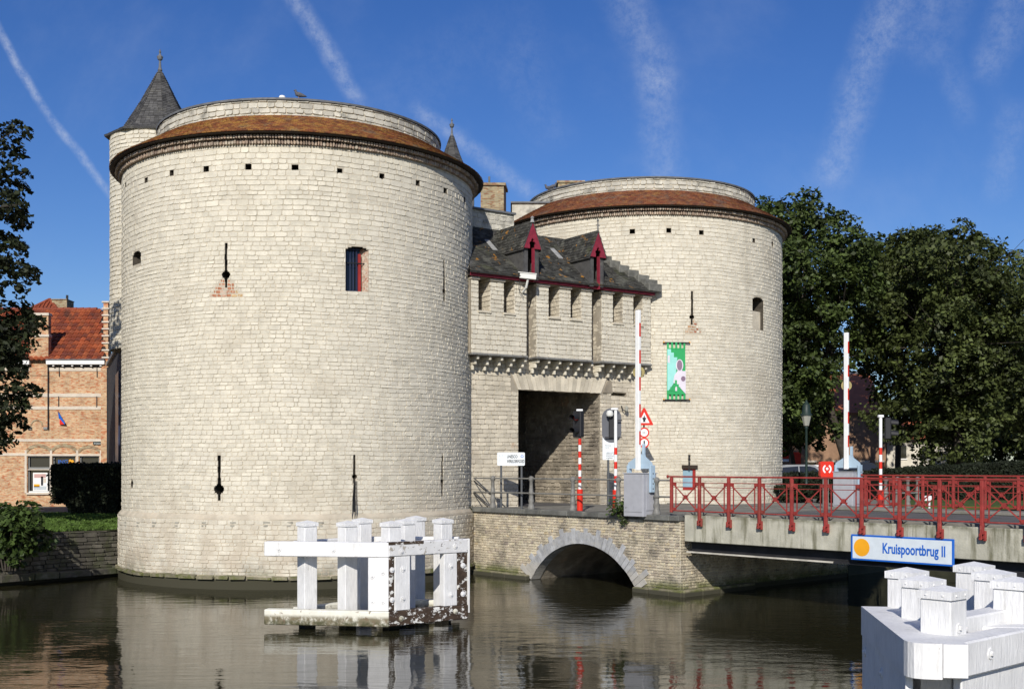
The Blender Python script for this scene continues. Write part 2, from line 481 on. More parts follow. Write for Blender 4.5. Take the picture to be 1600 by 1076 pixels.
brick_material('house_brick', (0.58, 0.40, 0.225, 1), (0.46, 0.27, 0.14, 1), (0.48, 0.39, 0.29, 1), 1, .23, .075)
brick_material('chimney_brick', (0.40, 0.33, 0.20, 1), (0.27, 0.22, 0.13, 1), (0.30, 0.26, 0.20, 1), 1, .24, .085)


def water_material():
    m = bpy.data.materials.new('canal_water')
    m.use_nodes = True
    N, L = m.node_tree.nodes, m.node_tree.links
    b = N['Principled BSDF']
    b.inputs['Base Color'].default_value = (0.021, 0.020, 0.010, 1)
    b.inputs['Roughness'].default_value = .03
    b.inputs['IOR'].default_value = 1.333
    b.inputs['Specular IOR Level'].default_value = .5
    geo = N.new('ShaderNodeNewGeometry')

    def ns(scale, st, det, rot=0.0):
        mp = N.new('ShaderNodeMapping')
        mp.inputs['Scale'].default_value = st
        mp.inputs['Rotation'].default_value = (0, 0, rot)
        L.new(geo.outputs['Position'], mp.inputs['Vector'])
        n = N.new('ShaderNodeTexNoise')
        n.inputs['Scale'].default_value = scale
        n.inputs['Detail'].default_value = det
        n.inputs['Roughness'].default_value = .55
        L.new(mp.outputs[0], n.inputs['Vector'])
        return n.outputs['Fac']
    big = ns(.22, (1, 1, 1), 2, .4)
    mr = N.new('ShaderNodeMapRange')
    mr.interpolation_type = 'SMOOTHSTEP'
    mr.inputs['From Min'].default_value = .40
    mr.inputs['From Max'].default_value = .64
    mr.inputs['To Min'].default_value = .22
    mr.inputs['To Max'].default_value = 1.0
    L.new(big, mr.inputs['Value'])
    mul = N.new('ShaderNodeMath')
    mul.operation = 'MULTIPLY'
    L.new(ns(2.4, (.45, 1.25, 1), 4, .12), mul.inputs[0])
    L.new(mr.outputs[0], mul.inputs[1])
    b1 = N.new('ShaderNodeBump')
    b1.inputs['Strength'].default_value = .6
    b1.inputs['Distance'].default_value = .035
    L.new(mul.outputs[0], b1.inputs['Height'])
    b2 = N.new('ShaderNodeBump')
    b2.inputs['Strength'].default_value = .25
    b2.inputs['Distance'].default_value = .05
    L.new(ns(.7, (1, 1.2, 1), 2), b2.inputs['Height'])
    L.new(b1.outputs[0], b2.inputs['Normal'])
    L.new(b2.outputs[0], b.inputs['Normal'])
    MAT['canal_water'] = m


water_material()

# ---------------------------------------------------------------- mesh helpers
ZV = Vector((0, 0, 1))


class Frame:
    """local (a, b, c) -> world: origin + a*A + b*B + c*Z"""
    def __init__(self, o, A, B):
        self.o = Vector((o[0], o[1], o[2] if len(o) > 2 else 0))
        self.A = Vector((A[0], A[1], 0))
        self.B = Vector((B[0], B[1], 0))

    def __call__(self, a, b, c):
        return self.o + self.A * a + self.B * b + ZV * c


WORLD = Frame((0, 0, 0), (1, 0), (0, 1))


def yaw_frame(x, y, z, ang):
    """A axis points right of a thing that faces the direction ang (0 = towards the camera), B axis to its back"""
    c, s = math.cos(ang), math.sin(ang)
    return Frame((x, y, z), (c, s), (-s, c))


class MB:
    def __init__(self):
        self.v, self.f, self.t, self.mi = [], [], [], []

    def add(self, vs, fs, tint=0.5, mi=0):
        o = len(self.v)
        self.v.extend([tuple(p) for p in vs])
        for f in fs:
            self.f.append(tuple(i + o for i in f))
            self.t.append(tint)
            self.mi.append(mi)
        return self

    def box(self, F, a0, a1, b0, b1, c0, c1, tint=0.5, mi=0):
        P = [F(a, b, c) for c in (c0, c1) for (a, b) in ((a0, b0), (a1, b0), (a1, b1), (a0, b1))]
        return self.add(P, [(0, 3, 2, 1), (4, 5, 6, 7), (0, 1, 5, 4), (1, 2, 6, 5), (2, 3, 7, 6), (3, 0, 4, 7)], tint, mi)

    def cham(self, F, a0, a1, b0, b1, c0, c1, e=.02, tint=0.5, mi=0):
        """box with chamfered edges"""
        vs, idx = [], {}
        A, B, Cc = (a0, a1), (b0, b1), (c0, c1)
        for i in (0, 1):
            for j in (0, 1):
                for k in (0, 1):
                    for ax in range(3):
                        p = [A[i], B[j], Cc[k]]
                        for q, s in ((0, i), (1, j), (2, k)):
                            if q != ax:
                                p[q] += e if s == 0 else -e
                        idx[(i, j, k, ax)] = len(vs)
                        vs.append(F(*p))
        fs = []
        for ax in range(3):
            o = [q for q in range(3) if q != ax]
            for s in (0, 1):
                r = []
                for (m, n) in ((0, 0), (1, 0), (1, 1), (0, 1)):
                    k = [0, 0, 0]
                    k[ax], k[o[0]], k[o[1]] = s, m, n
                    r.append(idx[(k[0], k[1], k[2], ax)])
                fs.append(tuple(r))
        for ax in range(3):
            o = [q for q in range(3) if q != ax]
            for m in (0, 1):
                for n in (0, 1):
                    k0, k1 = [0, 0, 0], [0, 0, 0]
                    k0[o[0]], k0[o[1]], k1[o[0]], k1[o[1]] = m, n, m, n
                    k1[ax] = 1
                    fs.append((idx[tuple(k0) + (o[0],)], idx[tuple(k1) + (o[0],)], idx[tuple(k1) + (o[1],)], idx[tuple(k0) + (o[1],)]))
        for i in (0, 1):
            for j in (0, 1):
                for k in (0, 1):
                    fs.append((idx[(i, j, k, 0)], idx[(i, j, k, 1)], idx[(i, j, k, 2)]))
        return self.add(vs, fs, tint, mi)

    def prism(self, F, poly, b0, b1, tint=0.5, mi=0, cap=True):
        """poly of (a, c) extruded along B from b0 to b1"""
        n = len(poly)
        P = [F(a, b0, c) for a, c in poly] + [F(a, b1, c) for a, c in poly]
        fs = [(i, (i + 1) % n, (i + 1) % n + n, i + n) for i in range(n)]
        if cap:
            fs += [tuple(range(n))[::-1], tuple(range(n, 2 * n))]
        return self.add(P, fs, tint, mi)

    def slab(self, poly, z0, z1, tint=0.5, mi=0):
        n = len(poly)
        P = [Vector((x, y, z0)) for x, y in poly] + [Vector((x, y, z1)) for x, y in poly]
        fs = [(i, (i + 1) % n, (i + 1) % n + n, i + n) for i in range(n)]
        fs += [tuple(range(n))[::-1], tuple(range(n, 2 * n))]
        return self.add(P, fs, tint, mi)

    def cyl(self, p0, p1, r0, r1=None, n=10, tint=0.5, mi=0, cap=True):
        p0, p1 = Vector(p0), Vector(p1)
        r1 = r0 if r1 is None else r1
        d = (p1 - p0).normalized()
        x = d.orthogonal().normalized()
        y = d.cross(x)
        P = []
        for p, r in ((p0, r0), (p1, r1)):
            for i in range(n):
                a = 2 * math.pi * i / n
                P.append(p + x * (r * math.cos(a)) + y * (r * math.sin(a)))
        fs = [(i, (i + 1) % n, (i + 1) % n + n, i + n) for i in range(n)]
        if cap:
            fs += [tuple(range(n))[::-1], tuple(range(n, 2 * n))]
        return self.add(P, fs, tint, mi)

    def tube(self, pts, rs, n=8, tint=0.5, mi=0):
        pts = [Vector(p) for p in pts]
        if isinstance(rs, (int, float)):
            rs = [rs] * len(pts)
        P = []
        x = None
        for k, p in enumerate(pts):
            d = (pts[min(k + 1, len(pts) - 1)] - pts[max(k - 1, 0)]).normalized()
            x = d.orthogonal().normalized() if x is None else (x - d * x.dot(d)).normalized()
            y = d.cross(x)
            for i in range(n):
                a = 2 * math.pi * i / n
                P.append(p + x * (rs[k] * math.cos(a)) + y * (rs[k] * math.sin(a)))
        fs = []
        for k in range(len(pts) - 1):
            fs += [(k * n + i, k * n + (i + 1) % n, (k + 1) * n + (i + 1) % n, (k + 1) * n + i) for i in range(n)]
        fs += [tuple(range(n))[::-1], tuple(range((len(pts) - 1) * n, len(pts) * n))]
        return self.add(P, fs, tint, mi)

    def lathe(self, c, prof, n=24, tint=0.5, mi=0, a0=0.0, a1=2 * math.pi, closed=True):
        """prof: list of (r, z) in world z, round the vertical axis at c"""
        full = abs(a1 - a0 - 2 * math.pi) < 1e-6
        m = n if full else n + 1
        P = []
        for r, z in prof:
            for i in range(m):
                a = a0 + (a1 - a0) * i / n
                P.append(Vector((c[0] + r * math.sin(a), c[1] - r * math.cos(a), z)))
        fs = []
        for k in range(len(prof) - 1):
            for i in range(n):
                j = (i + 1) % m
                fs.append((k * m + i, k * m + j, (k + 1) * m + j, (k + 1) * m + i))
        if closed and full:
            fs += [tuple(range(m))[::-1], tuple(range((len(prof) - 1) * m, len(prof) * m))]
        return self.add(P, fs, tint, mi)

    def build(self, name, mat, parent=None, smooth=False, origin=None, kind=None, label=None):
        me = bpy.data.meshes.new(name)
        o = bpy.data.objects.new(name, me)
        COL.objects.link(o)
        base = Vector((0, 0, 0))
        if parent is not None:
            o.parent = parent
            base = Vector(parent['_w'])
            loc = Vector((0, 0, 0))
        else:
            loc = Vector(origin) if origin is not None else Vector((0, 0, 0))
            base = loc
            o.location = loc
        o['_w'] = tuple(base)
        me.from_pydata([(p[0] - base.x, p[1] - base.y, p[2] - base.z) for p in self.v], [], self.f)
        mats = mat if isinstance(mat, (list, tuple)) else [mat]
        for k in mats:
            me.materials.append(MAT[k])
        if len(mats) > 1:
            me.polygons.foreach_set('material_index', self.mi)
        at = me.attributes.new('tint', 'FLOAT', 'FACE')
        at.data.foreach_set('value', self.t)
        if smooth:
            me.polygons.foreach_set('use_smooth', [True] * len(me.polygons))
            if smooth != 'all':
                me.set_sharp_from_angle(angle=math.radians(40))
        me.update()
        if kind:
            o['kind'] = kind
        if label:
            o['label'] = label
        return o


def thing(name, label, cat, loc, group=None):
    o = bpy.data.objects.new(name, None)
    COL.objects.link(o)
    o.empty_display_size = .3
    o.location = loc
    o['_w'] = tuple(loc)
    o['label'] = label
    o['category'] = cat
    if group:
        o['group'] = group
    return o


def tag(o, label, cat, group=None):
    o['label'] = label
    o['category'] = cat
    if group:
        o['group'] = group
    return o


def structure(o):
    o['kind'] = 'structure'
    return o


def text(name, s, F, a, b, c, size, mat, parent, align='LEFT', xscale=1.0, depth=.002, bold=0.0):
    """flat lettering standing in frame F: baseline at (a, b, c), reading along A, facing -B"""
    cu = bpy.data.curves.new(name, 'FONT')
    cu.body = s
    cu.size = size
    cu.align_x = align
    cu.extrude = depth
    cu.resolution_u = 3
    cu.offset = bold
    tmp = bpy.data.objects.new('tmp_text', cu)
    COL.objects.link(tmp)
    dg = bpy.context.evaluated_depsgraph_get()
    me0 = tmp.evaluated_get(dg).to_mesh()
    vs = [F(a + v.co.x * xscale, b - v.co.z, c + v.co.y) for v in me0.vertices]
    fs = [tuple(p.vertices) for p in me0.polygons]
    tmp.evaluated_get(dg).to_mesh_clear()
    bpy.data.objects.remove(tmp)
    bpy.data.curves.remove(cu)
    mb = MB()
    mb.add(vs, fs)
    return mb.build(name, mat, parent)


# ------------------------------------------------ courses of stones or bricks on a surface
def courses(s0, s1, z0, z1, rows, lens, holes=(), gap=.012, seed=1, keep=None):
    """list of (sa, sb, za, zb) cells, broken courses with the holes cut out"""
    r = random.Random(seed)
    out = []
    z = z0
    while z < z1 - .03:
        h = r.uniform(*rows)
        if z + h > z1 - .05:
            h = z1 - z
        s = s0 - r.uniform(0, lens[1])
        while s < s1:
            w = r.uniform(*lens)
            if r.random() < .12:
                w *= .6
            a, b = max(s, s0), min(s + w, s1)
            s += w
            if b - a < .05:
                continue
            segs = [(a, b)]
            for (ha, hb, hz0, hz1) in holes:
                if hz1 < z + h * .25 or hz0 > z + h * .75:
                    continue
                ns = []
                for (p, q) in segs:
                    if q <= ha or p >= hb:
                        ns.append((p, q))
                    else:
                        if ha - p > .04:
                            ns.append((p, ha))
                        if q - hb > .04:
                            ns.append((hb, q))
                segs = ns
            for (p, q) in segs:
                if keep is None or keep((p + q) / 2, z + h / 2):
                    out.append((p + gap / 2, q - gap / 2, z + gap / 2, z + h - gap / 2))
        z += h
    return out


def piece(surf, cell, r, d_in, d_out, rough=.008, corner=.16):
    """one stone: an eight-cornered front, bulging out of the joint plane, with slanting sides; returns verts, faces"""
    a, b, c, d = cell
    w, h = b - a, d - c
    j = lambda k: r.uniform(-k, k)
    cx, cz = min(w * .3, h * corner * 1.6), h * corner
    ring = [(a + cx, c), (b - cx, c), (b, c + cz), (b, d - cz), (b - cx, d), (a + cx, d), (a, d - cz), (a, c + cz)]
    ring = [(s + j(rough), z + j(rough)) for s, z in ring]
    e = min(.008, h * .10)
    m = ((a + b) / 2, (c + d) / 2)
    do = d_out + j(rough * .9)
    tl, tz = j(rough * .8), j(rough * .8)
    front = []
    for s, z in ring:
        fs = s - e * (1 if s > m[0] else -1)
        fz = z - e * (1 if z > m[1] else -1)
        front.append((fs, fz, do + tl * (s - m[0]) / w * 2 + tz * (z - m[1]) / h * 2 + j(rough * .25)))
    V = [surf(s, z, d_in) for s, z in ring] + [surf(*p) for p in front]
    F = [tuple(range(8, 16))] + [(i, (i + 1) % 8, (i + 1) % 8 + 8, i + 8) for i in range(8)]
    return V, F


def lay(surf, cells, parent, one, many, mat, seed, d_in=-.03, d_out=.0, rough=.008, n_single=300, corner=.16, dark=None):
    """the pieces that show largest become objects of their own, the rest one joined part"""
    r = random.Random(seed)
    sized = []
    for c in cells:
        m = ((c[0] + c[1]) / 2, (c[2] + c[3]) / 2)
        p, q = surf(m[0], m[1], 0), surf(m[0], m[1], .1)
        n = (q - p).normalized()
        v = Vector((0, 0, EYE)) - p
        dist = v.length
        face = max(0.0, n.dot(v / dist))
        hor = abs(p.x / max(p.y, .1)) < .449
        sized.append(((c[1] - c[0]) * (c[3] - c[2]) * face / dist ** 2 * (1 if hor else 0), c))
    order = sorted(range(len(sized)), key=lambda i: -sized[i][0])
    single = set(order[:n_single])
    rest = MB()
    for i, (sz, c) in enumerate(sized):
        V, F = piece(surf, c, r, d_in, d_out, rough, corner)
        t = min(1, max(0, r.gauss(.5, .22)))
        if i in single:
            MB().add(V, F, t).build(one, mat, parent)
        else:
            rest.add(V, F, t)
    if rest.v:
        rest.build(many, mat, parent, kind='stuff')


def plane_with_holes(mb, surf, s0, s1, z0, z1, holes, depth, ds=.6, d=-.03, mi=0, sides=True, smi=None):
    """backing surface with rectangular openings whose reveals run inwards by depth"""
    S = sorted(set([s0, s1] + [x for h in holes for x in h[:2] if s0 < x < s1] +
                   [s0 + (s1 - s0) * i / max(1, round((s1 - s0) / ds)) for i in range(1, max(1, round((s1 - s0) / ds)))]))
    Z = sorted(set([z0, z1] + [x for h in holes for x in h[2:] if z0 < x < z1]))
    def inside(s, z):
        return any(h[0] < s < h[1] and h[2] < z < h[3] for h in holes)
    ns, nz = len(S) - 1, len(Z) - 1
    grid = [[inside((S[i] + S[i + 1]) / 2, (Z[k] + Z[k + 1]) / 2) for k in range(nz)] for i in range(ns)]
    for i in range(ns):
        for k in range(nz):
            a, b, c, e = S[i], S[i + 1], Z[k], Z[k + 1]
            if not grid[i][k]:
                mb.add([surf(a, c, d), surf(b, c, d), surf(b, e, d), surf(a, e, d)], [(0, 1, 2, 3)], .5, mi)
            elif sides:
                for (di, dk, p, q) in ((-1, 0, (a, c), (a, e)), (1, 0, (b, c), (b, e)), (0, -1, (a, c), (b, c)), (0, 1, (a, e), (b, e))):
                    ii, kk = i + di, k + dk
                    if 0 <= ii < ns and 0 <= kk < nz and grid[ii][kk]:
                        continue
                    mb.add([surf(p[0], p[1], d), surf(q[0], q[1], d), surf(q[0], q[1], -depth), surf(p[0], p[1], -depth)], [(0, 1, 2, 3)], .5, mi if smi is None else smi)


# ------------------------------------------------ foliage
def leaf_mesh(name, pos, nrm, size, mat, parent, seed, long=1.5):
    rs = np.random.RandomState(seed)
    n = len(pos)
    nrm = nrm / np.linalg.norm(nrm, axis=1, keepdims=True)
    ref = rs.normal(size=(n, 3))
    t = np.cross(nrm, ref)
    t /= np.linalg.norm(t, axis=1, keepdims=True) + 1e-9
    b = np.cross(nrm, t)
    sz = (size * rs.uniform(.6, 1.3, n))[:, None]
    droop = nrm * sz * .18
    V = np.empty((n, 5, 3))
    V[:, 0] = pos - t * sz * .5 * long / 1.3
    V[:, 1] = pos - b * sz * .42 + t * sz * .05 - droop
    V[:, 2] = pos + t * sz * .22 - b * sz * .25 - droop * .6
    V[:, 3] = pos + t * sz * .62 * long / 1.3 - droop
    V[:, 4] = pos + b * sz * .42 + t * sz * .05 - droop
    V = V.reshape(-1, 3)
    base = np.array(parent['_w']) if parent is not None else np.zeros(3)
    V = V - base
    me = bpy.data.meshes.new(name)
    me.vertices.add(n * 5)
    me.vertices.foreach_set('co', V.astype(np.float32).ravel())
    k = np.arange(n)[:, None] * 5
    loops = np.stack([k + 0, k + 1, k + 3, k + 4], axis=1).reshape(n, 4) if False else np.concatenate([k, k + 1, k + 2, k + 3, k + 4], axis=1)
    me.loops.add(n * 5)
    me.loops.foreach_set('vertex_index', loops.astype(np.int32).ravel())
    me.polygons.add(n)
    me.polygons.foreach_set('loop_start', (np.arange(n) * 5).astype(np.int32))
    me.polygons.foreach_set('loop_total', np.full(n, 5, dtype=np.int32))
    at = me.attributes.new('tint', 'FLOAT', 'FACE')
    at.data.foreach_set('value', rs.uniform(0, 1, n).astype(np.float32))
    me.update(calc_edges=True)
    me.validate()
    me.materials.append(MAT[mat])
    o = bpy.data.objects.new(name, me)
    COL.objects.link(o)
    if parent is not None:
        o.parent = parent
        o['_w'] = tuple(base)
    return o


def crown_points(lobes, n, seed, fill=.25):
    """leaf places on a cloud of lobes (x, y, z, rx, ry, rz): mostly near each lobe's skin, in sprays"""
    rs = np.random.RandomState(seed)
    L = np.array(lobes, dtype=float)
    w = (L[:, 3] * L[:, 5])
    pick = rs.choice(len(L), n, p=w / w.sum())
    C = L[pick]
    d = rs.normal(size=(n, 3))
    d /= np.linalg.norm(d, axis=1, keepdims=True)
    # sprays: pull directions of each lobe towards a few random twig directions
    K = 26
    tw = rs.normal(size=(len(L), K, 3))
    tw[:, :, 2] += .25
    tw /= np.linalg.norm(tw, axis=2, keepdims=True)
    ti = rs.randint(0, K, n)
    q = tw[pick, ti]
    d = q + d * rs.uniform(.12, .42, n)[:, None]
    d /= np.linalg.norm(d, axis=1, keepdims=True)
    len_t = .72 + .36 * rs.uniform(size=(len(L), K))[pick, ti]
    rad = np.where(rs.uniform(size=n) < fill, rs.uniform(.35, .8, n), len_t * (1 - np.abs(rs.normal(0, .11, n))))
    pos = C[:, :3] + d * rad[:, None] * C[:, 3:6]
    nr = d * .55 + rs.normal(size=(n, 3)) * .5 + np.array([0, 0, .55])
    return pos, nr


def tree(name, label, cat, x, y, z0, crown, n_lobes, lobe_r, n_leaves, leaf, mat, seed, trunk_r=.3, group=None, limbs=True, squash=.8, fork=.45, fill=.30, hole=None):
    """crown = (cx, cy, cz, rx, ry, rz)"""
    r = random.Random(seed)
    t = thing(name, label, cat, (x, y, z0), group)
    cx, cy, cz, rx, ry, rz = crown
    lobes = []
    for i in range(n_lobes):
        u = (i + .5) / n_lobes
        ph = i * 2.39996 + r.uniform(-.3, .3)
        zz = 1 - 2 * u
        rr = math.sqrt(max(0, 1 - zz * zz))
        k = r.uniform(.62, .92)
        R = r.uniform(*lobe_r)
        lobes.append((cx + rx * k * rr * math.cos(ph), cy + ry * k * rr * math.sin(ph), cz + rz * k * zz, R * 1.1, R * 1.1, R * squash))
    for i in range(max(2, n_lobes // 5)):
        R = r.uniform(*lobe_r)
        lobes.append((cx + r.uniform(-.45, .45) * rx, cy + r.uniform(-.45, .45) * ry, cz + r.uniform(-.5, .5) * rz, R, R, R * squash))
    mb = MB()
    top = Vector((cx, cy, cz + rz * .25))
    base = Vector((x, y, z0 - .2))
    fk = base.lerp(top, fork)
    pts = [base, base.lerp(fk, .3) + Vector((r.uniform(-.1, .1), 0, 0)), fk, fk.lerp(top, .5) + Vector((r.uniform(-.3, .3), r.uniform(-.3, .3), 0)), top]
    mb.tube(pts, [trunk_r * 1.35, trunk_r, trunk_r * .75, trunk_r * .45, trunk_r * .15], n=9)
    mb.build('trunk', 'bark', t, smooth=True)
    if limbs:
        lb = MB()
        for (lx, ly, lz, R, _, _) in lobes[:n_lobes]:
            s = pts[2].lerp(pts[4], r.uniform(0, .8))
            e = Vector((lx, ly, lz))
            m = s.lerp(e, .5) + Vector((0, 0, -.08 * (e - s).length))
            lb.tube([s, m, e], [trunk_r * .32, trunk_r * .2, trunk_r * .06], n=5)
            for _ in range(3):
                f = e + Vector((r.uniform(-1, 1), r.uniform(-1, 1), r.uniform(-.3, 1))) * R * .8
                lb.tube([m.lerp(e, .6), f], [trunk_r * .1, trunk_r * .03], n=4)
        lb.build('limb', 'bark', t, smooth=True)
    pos, nr = crown_points(lobes, n_leaves, seed, fill)
    if hole:                                # a bare gap in the crown round the fork of the limbs
        q = ((pos[:, 0] - hole[0]) / hole[2]) ** 2 + ((pos[:, 2] - hole[1]) / hole[3]) ** 2
        kp = q > .55 + .75 * np.random.RandomState(seed + 5).uniform(size=len(q)) + .25 * np.sin(pos[:, 2] * 5 + pos[:, 0] * 3)
        pos, nr = pos[kp], nr[kp]
    leaf_mesh('crown', pos, nr, leaf, mat, t, seed + 1)
    return t


def at(px, py, Y):
    """the point at depth Y seen at photo pixel (px, py)"""
    return Vector(((px - 800) / FPX * Y, Y, EYE + (HOR - py) / FPX * Y))


def X_at(px, Y):
    return (px - 800) / FPX * Y


def Z_at(py, Y):
    return EYE + (HOR - py) / FPX * Y

# ---------------------------------------------------------------- places
R_T = 6.5
TL, TR = Vector((-8.02, 43.45, 0)), Vector((6.08, 53.8, 0))            # tower axes
PHG = math.atan2(TR.y - TL.y, TR.x - TL.x)                               # gate front direction
U0, N0 = Vector((math.cos(PHG), math.sin(PHG), 0)), Vector((math.sin(PHG), -math.cos(PHG), 0))
PHF = PHG - math.radians(2.2)                                            # the front is turned a little against the line of the towers
UG = Vector((math.cos(PHF), math.sin(PHF), 0))
NG = Vector((math.sin(PHF), -math.cos(PHF), 0))
GN, GU = 4.3, math.sqrt(R_T ** 2 - 4.3 ** 2)                             # how far the gate front stands before the tower axes
F0 = TL + U0 * GU + N0 * GN
PHB = math.radians(41.3)                                                 # bridge direction
NB = Vector((math.sin(PHB), -math.cos(PHB), 0))
UB = Vector((math.cos(PHB), math.sin(PHB), 0))
OB = Vector((5.0, 35.3, 0))                                              # corner of the abutment
BW = 9.3                                                                 # bridge width
ROAD = 2.44


def gate(s, z, d=0.0):
    return F0 + UG * s + NG * d + ZV * z


def gate_s(px, d=0.0):
    k = (px - 800) / FPX
    b = F0 + NG * d
    return (k * b.y - b.x) / (UG.x - k * UG.y)


def gate_z(px, py, d=0.0):
    return Z_at(py, gate(gate_s(px, d), 0, d).y)


def br(t, z, w=0.0):
    """bridge: t out over the canal, w towards the viewer from the near side"""
    return OB + NB * t - UB * w + ZV * z


def br_t(px, w=0.0):
    k = (px - 800) / FPX
    b = OB - UB * w
    return (k * b.y - b.x) / (NB.x - k * NB.y)


BF = Frame(OB, NB, UB)          # a = t, b = across (away from the viewer), c = z
GF = Frame(F0, UG, -NG)         # a = s, b = into the gate, c = z


def cyl_hit(C, R, px, py):
    k = (px - 800) / FPX
    a = 1 + k * k
    b = -2 * (k * C.x + C.y)
    c = C.x ** 2 + C.y ** 2 - R * R
    D = max(0, b * b - 4 * a * c)
    Y = (-b - math.sqrt(D)) / (2 * a)
    th = math.atan2(k * Y - C.x, C.y - Y)
    return th * R, Z_at(py, Y)


# ---------------------------------------------------------------- ground, water, banks
m = MB()
m.add([(-400, -60, 0), (400, -60, 0), (400, 160, 0), (-400, 160, 0)], [(0, 1, 2, 3)])
structure(m.build('water', 'canal_water'))

land = [(-12.9, 46.3), (-17.5, 46.0), (-24.5, 42.0), (-70, -12), (-300, -12), (-300, 900), (600, 900), (600, 558), (12.2, 41.6),
        (8.0, 46.5), (5.0, 47.5), (-1.0, 43.2), (-5, 46), (-9, 47.5)]
m = MB()
n = len(land)
m.add([(x, y, 1.95) for x, y in land] + [(x, y, -1.5) for x, y in land],
      [tuple(range(n))[::-1]] + [(i, (i + 1) % n, (i + 1) % n + n, i + n) for i in range(n)])
structure(m.build('ground', 'earth'))
m = MB()
m.slab([(12.25, 41.7), (5.6, 48.6), (9, 62), (12, 110), (120, 200), (140, 153)], 1.6, 2.40)
structure(m.build('pavement', 'paving'))
m = MB()
m.slab([(-18.2, 47.5), (-45, 49), (-45, 57.2), (-20.3, 57.2), (-12, 52)], 1.8, 1.975)
structure(m.build('road', 'asphalt'))
# grass bank above the quay, rising from the wall
gb = [(-13.9, 41.9, 1.70), (-15.7, 40.25, 1.68), (-17.7, 37.9, 1.66), (-24, 30.5, 1.66), (-30, 36, 2.0), (-24, 45, 2.03), (-16, 47.5, 2.04), (-12.8, 46.0, 2.04)]
m = MB()
c0 = (-17.3, 43.0, 2.0)
m.add([c0] + gb, [(0, 1 + i, 1 + (i + 1) % 8) for i in range(8)])
structure(m.build('grass_bank', 'grass_ground'))
rs = np.random.RandomState(3)
ng = 26000
gx = rs.uniform(-22.0, -13.4, ng)
gy = rs.uniform(39.0, 47.0, ng)
edge = 41.75 + (gx + 14.3) * (3.9 / 3.2)
ok = (gy > edge + .05) & ((gx + 8.02) ** 2 + (gy - 43.45) ** 2 > 6.7 ** 2)
gx, gy = gx[ok], gy[ok]
gz = 1.69 + np.clip((gy - edge[ok]) / 4.5, 0, 1) * .33
gp = np.stack([gx, gy, gz + .045], 1)
gn = np.stack([rs.normal(0, 1, len(gx)), rs.normal(-.4, 1, len(gx)), rs.normal(.15, .25, len(gx))], 1)
o = leaf_mesh('grass_blades', gp, gn, .10, 'grass_blade', None, 5, long=1.6)
o['kind'] = 'stuff'
tag(o, 'short green grass on the bank beside the big left tower', 'grass')


# quay wall on the left
QA, QB = Vector((-19.6, 35.24, 0)), Vector((-14.25, 41.75, 0))
qd = (QB - QA).normalized()
qn = Vector((qd.y, -qd.x, 0))
qlen = (QB - QA).length
def quay(s, z, d=0.0):
    return QA + qd * s + qn * d + ZV * (z + .01 * math.sin(s * 2.3))
t = thing('quay_wall', 'dark weathered stone quay wall under the grass bank left of the tower', 'wall', tuple(QA))
m = MB()
plane_with_holes(m, quay, 0, qlen, -.4, 1.7, [], .1)
w = m.build('wall', 'quay_mortar', t)
lay(quay, courses(0, qlen, .35, 1.68, (.10, .17), (.25, .6), gap=.02, seed=21), w, 'stone', 'stonework', 'quay_stone', 22, d_in=-.04, d_out=.02, rough=.016, n_single=120)
s = .1
r = random.Random(4)
while s < qlen - .2:
    L_ = min(r.uniform(.7, 1.3), qlen - .1 - s)
    z1 = .36 + r.uniform(-.03, .03)
    MB().cham(Frame(QA, qd, qn), s, s + L_ - .03, .0, .42 + r.uniform(-.05, .05), .12, z1, .025, r.random()).build('ledge_stone', 'quay_stone', t)
    s += L_
# tuft of dry grass in the wall
pts = quay(2.9, .45, .1)
rsd = np.random.RandomState(8)
pp = np.array(pts)[None] + rsd.normal(0, 1, (220, 3)) * np.array([.10, .10, .12])
o = leaf_mesh('dry_grass_tuft', pp, rsd.normal(0, 1, (220, 3)), .12, 'dry_grass', None, 9, long=2.2)
tag(o, 'small rust coloured tuft of dry grass growing from the quay wall', 'plant')


# ---------------------------------------------------------------- round towers
def loophole(C, px, y0, y1, yc=None, rc=6, hw=1.7):
    """slit from y0 to y1 with a round eye at yc"""
    s, z1 = cyl_hit(C, R_T, px, y0)
    _, z0 = cyl_hit(C, R_T, px, y1)
    k = .021
    q = random.Random(int(px))
    n = 8
    h = []
    for i in range(n):
        a, b = q.uniform(.8, 1.5), q.uniform(.8, 1.7)
        h.append((s - hw * k * a, s + hw * k * b, z0 + (z1 - z0) * i / n, z0 + (z1 - z0) * (i + 1) / n))
    if yc:
        _, zc = cyl_hit(C, R_T, px, yc)
        R = rc * k
        for f, g in ((1, .38), (.8, .68), (.45, .95)):
            h.append((s - R * f, s + R * f, zc - R * g, zc + R * g))
    return h


def opening(C, x0, x1, y0, y1, arch=False):
    s0, z1 = cyl_hit(C, R_T, x0, y0)
    s1, _ = cyl_hit(C, R_T, x1, y0)
    _, z0 = cyl_hit(C, R_T, (x0 + x1) / 2, y1)
    h = [(s0, s1, z0, z1)]
    if arch:
        w = s1 - s0
        h += [(s0 + w * .10, s1 - w * .10, z1, z1 + .05), (s0 + w * .25, s1 - w * .25, z1 + .05, z1 + .085)]
    return h


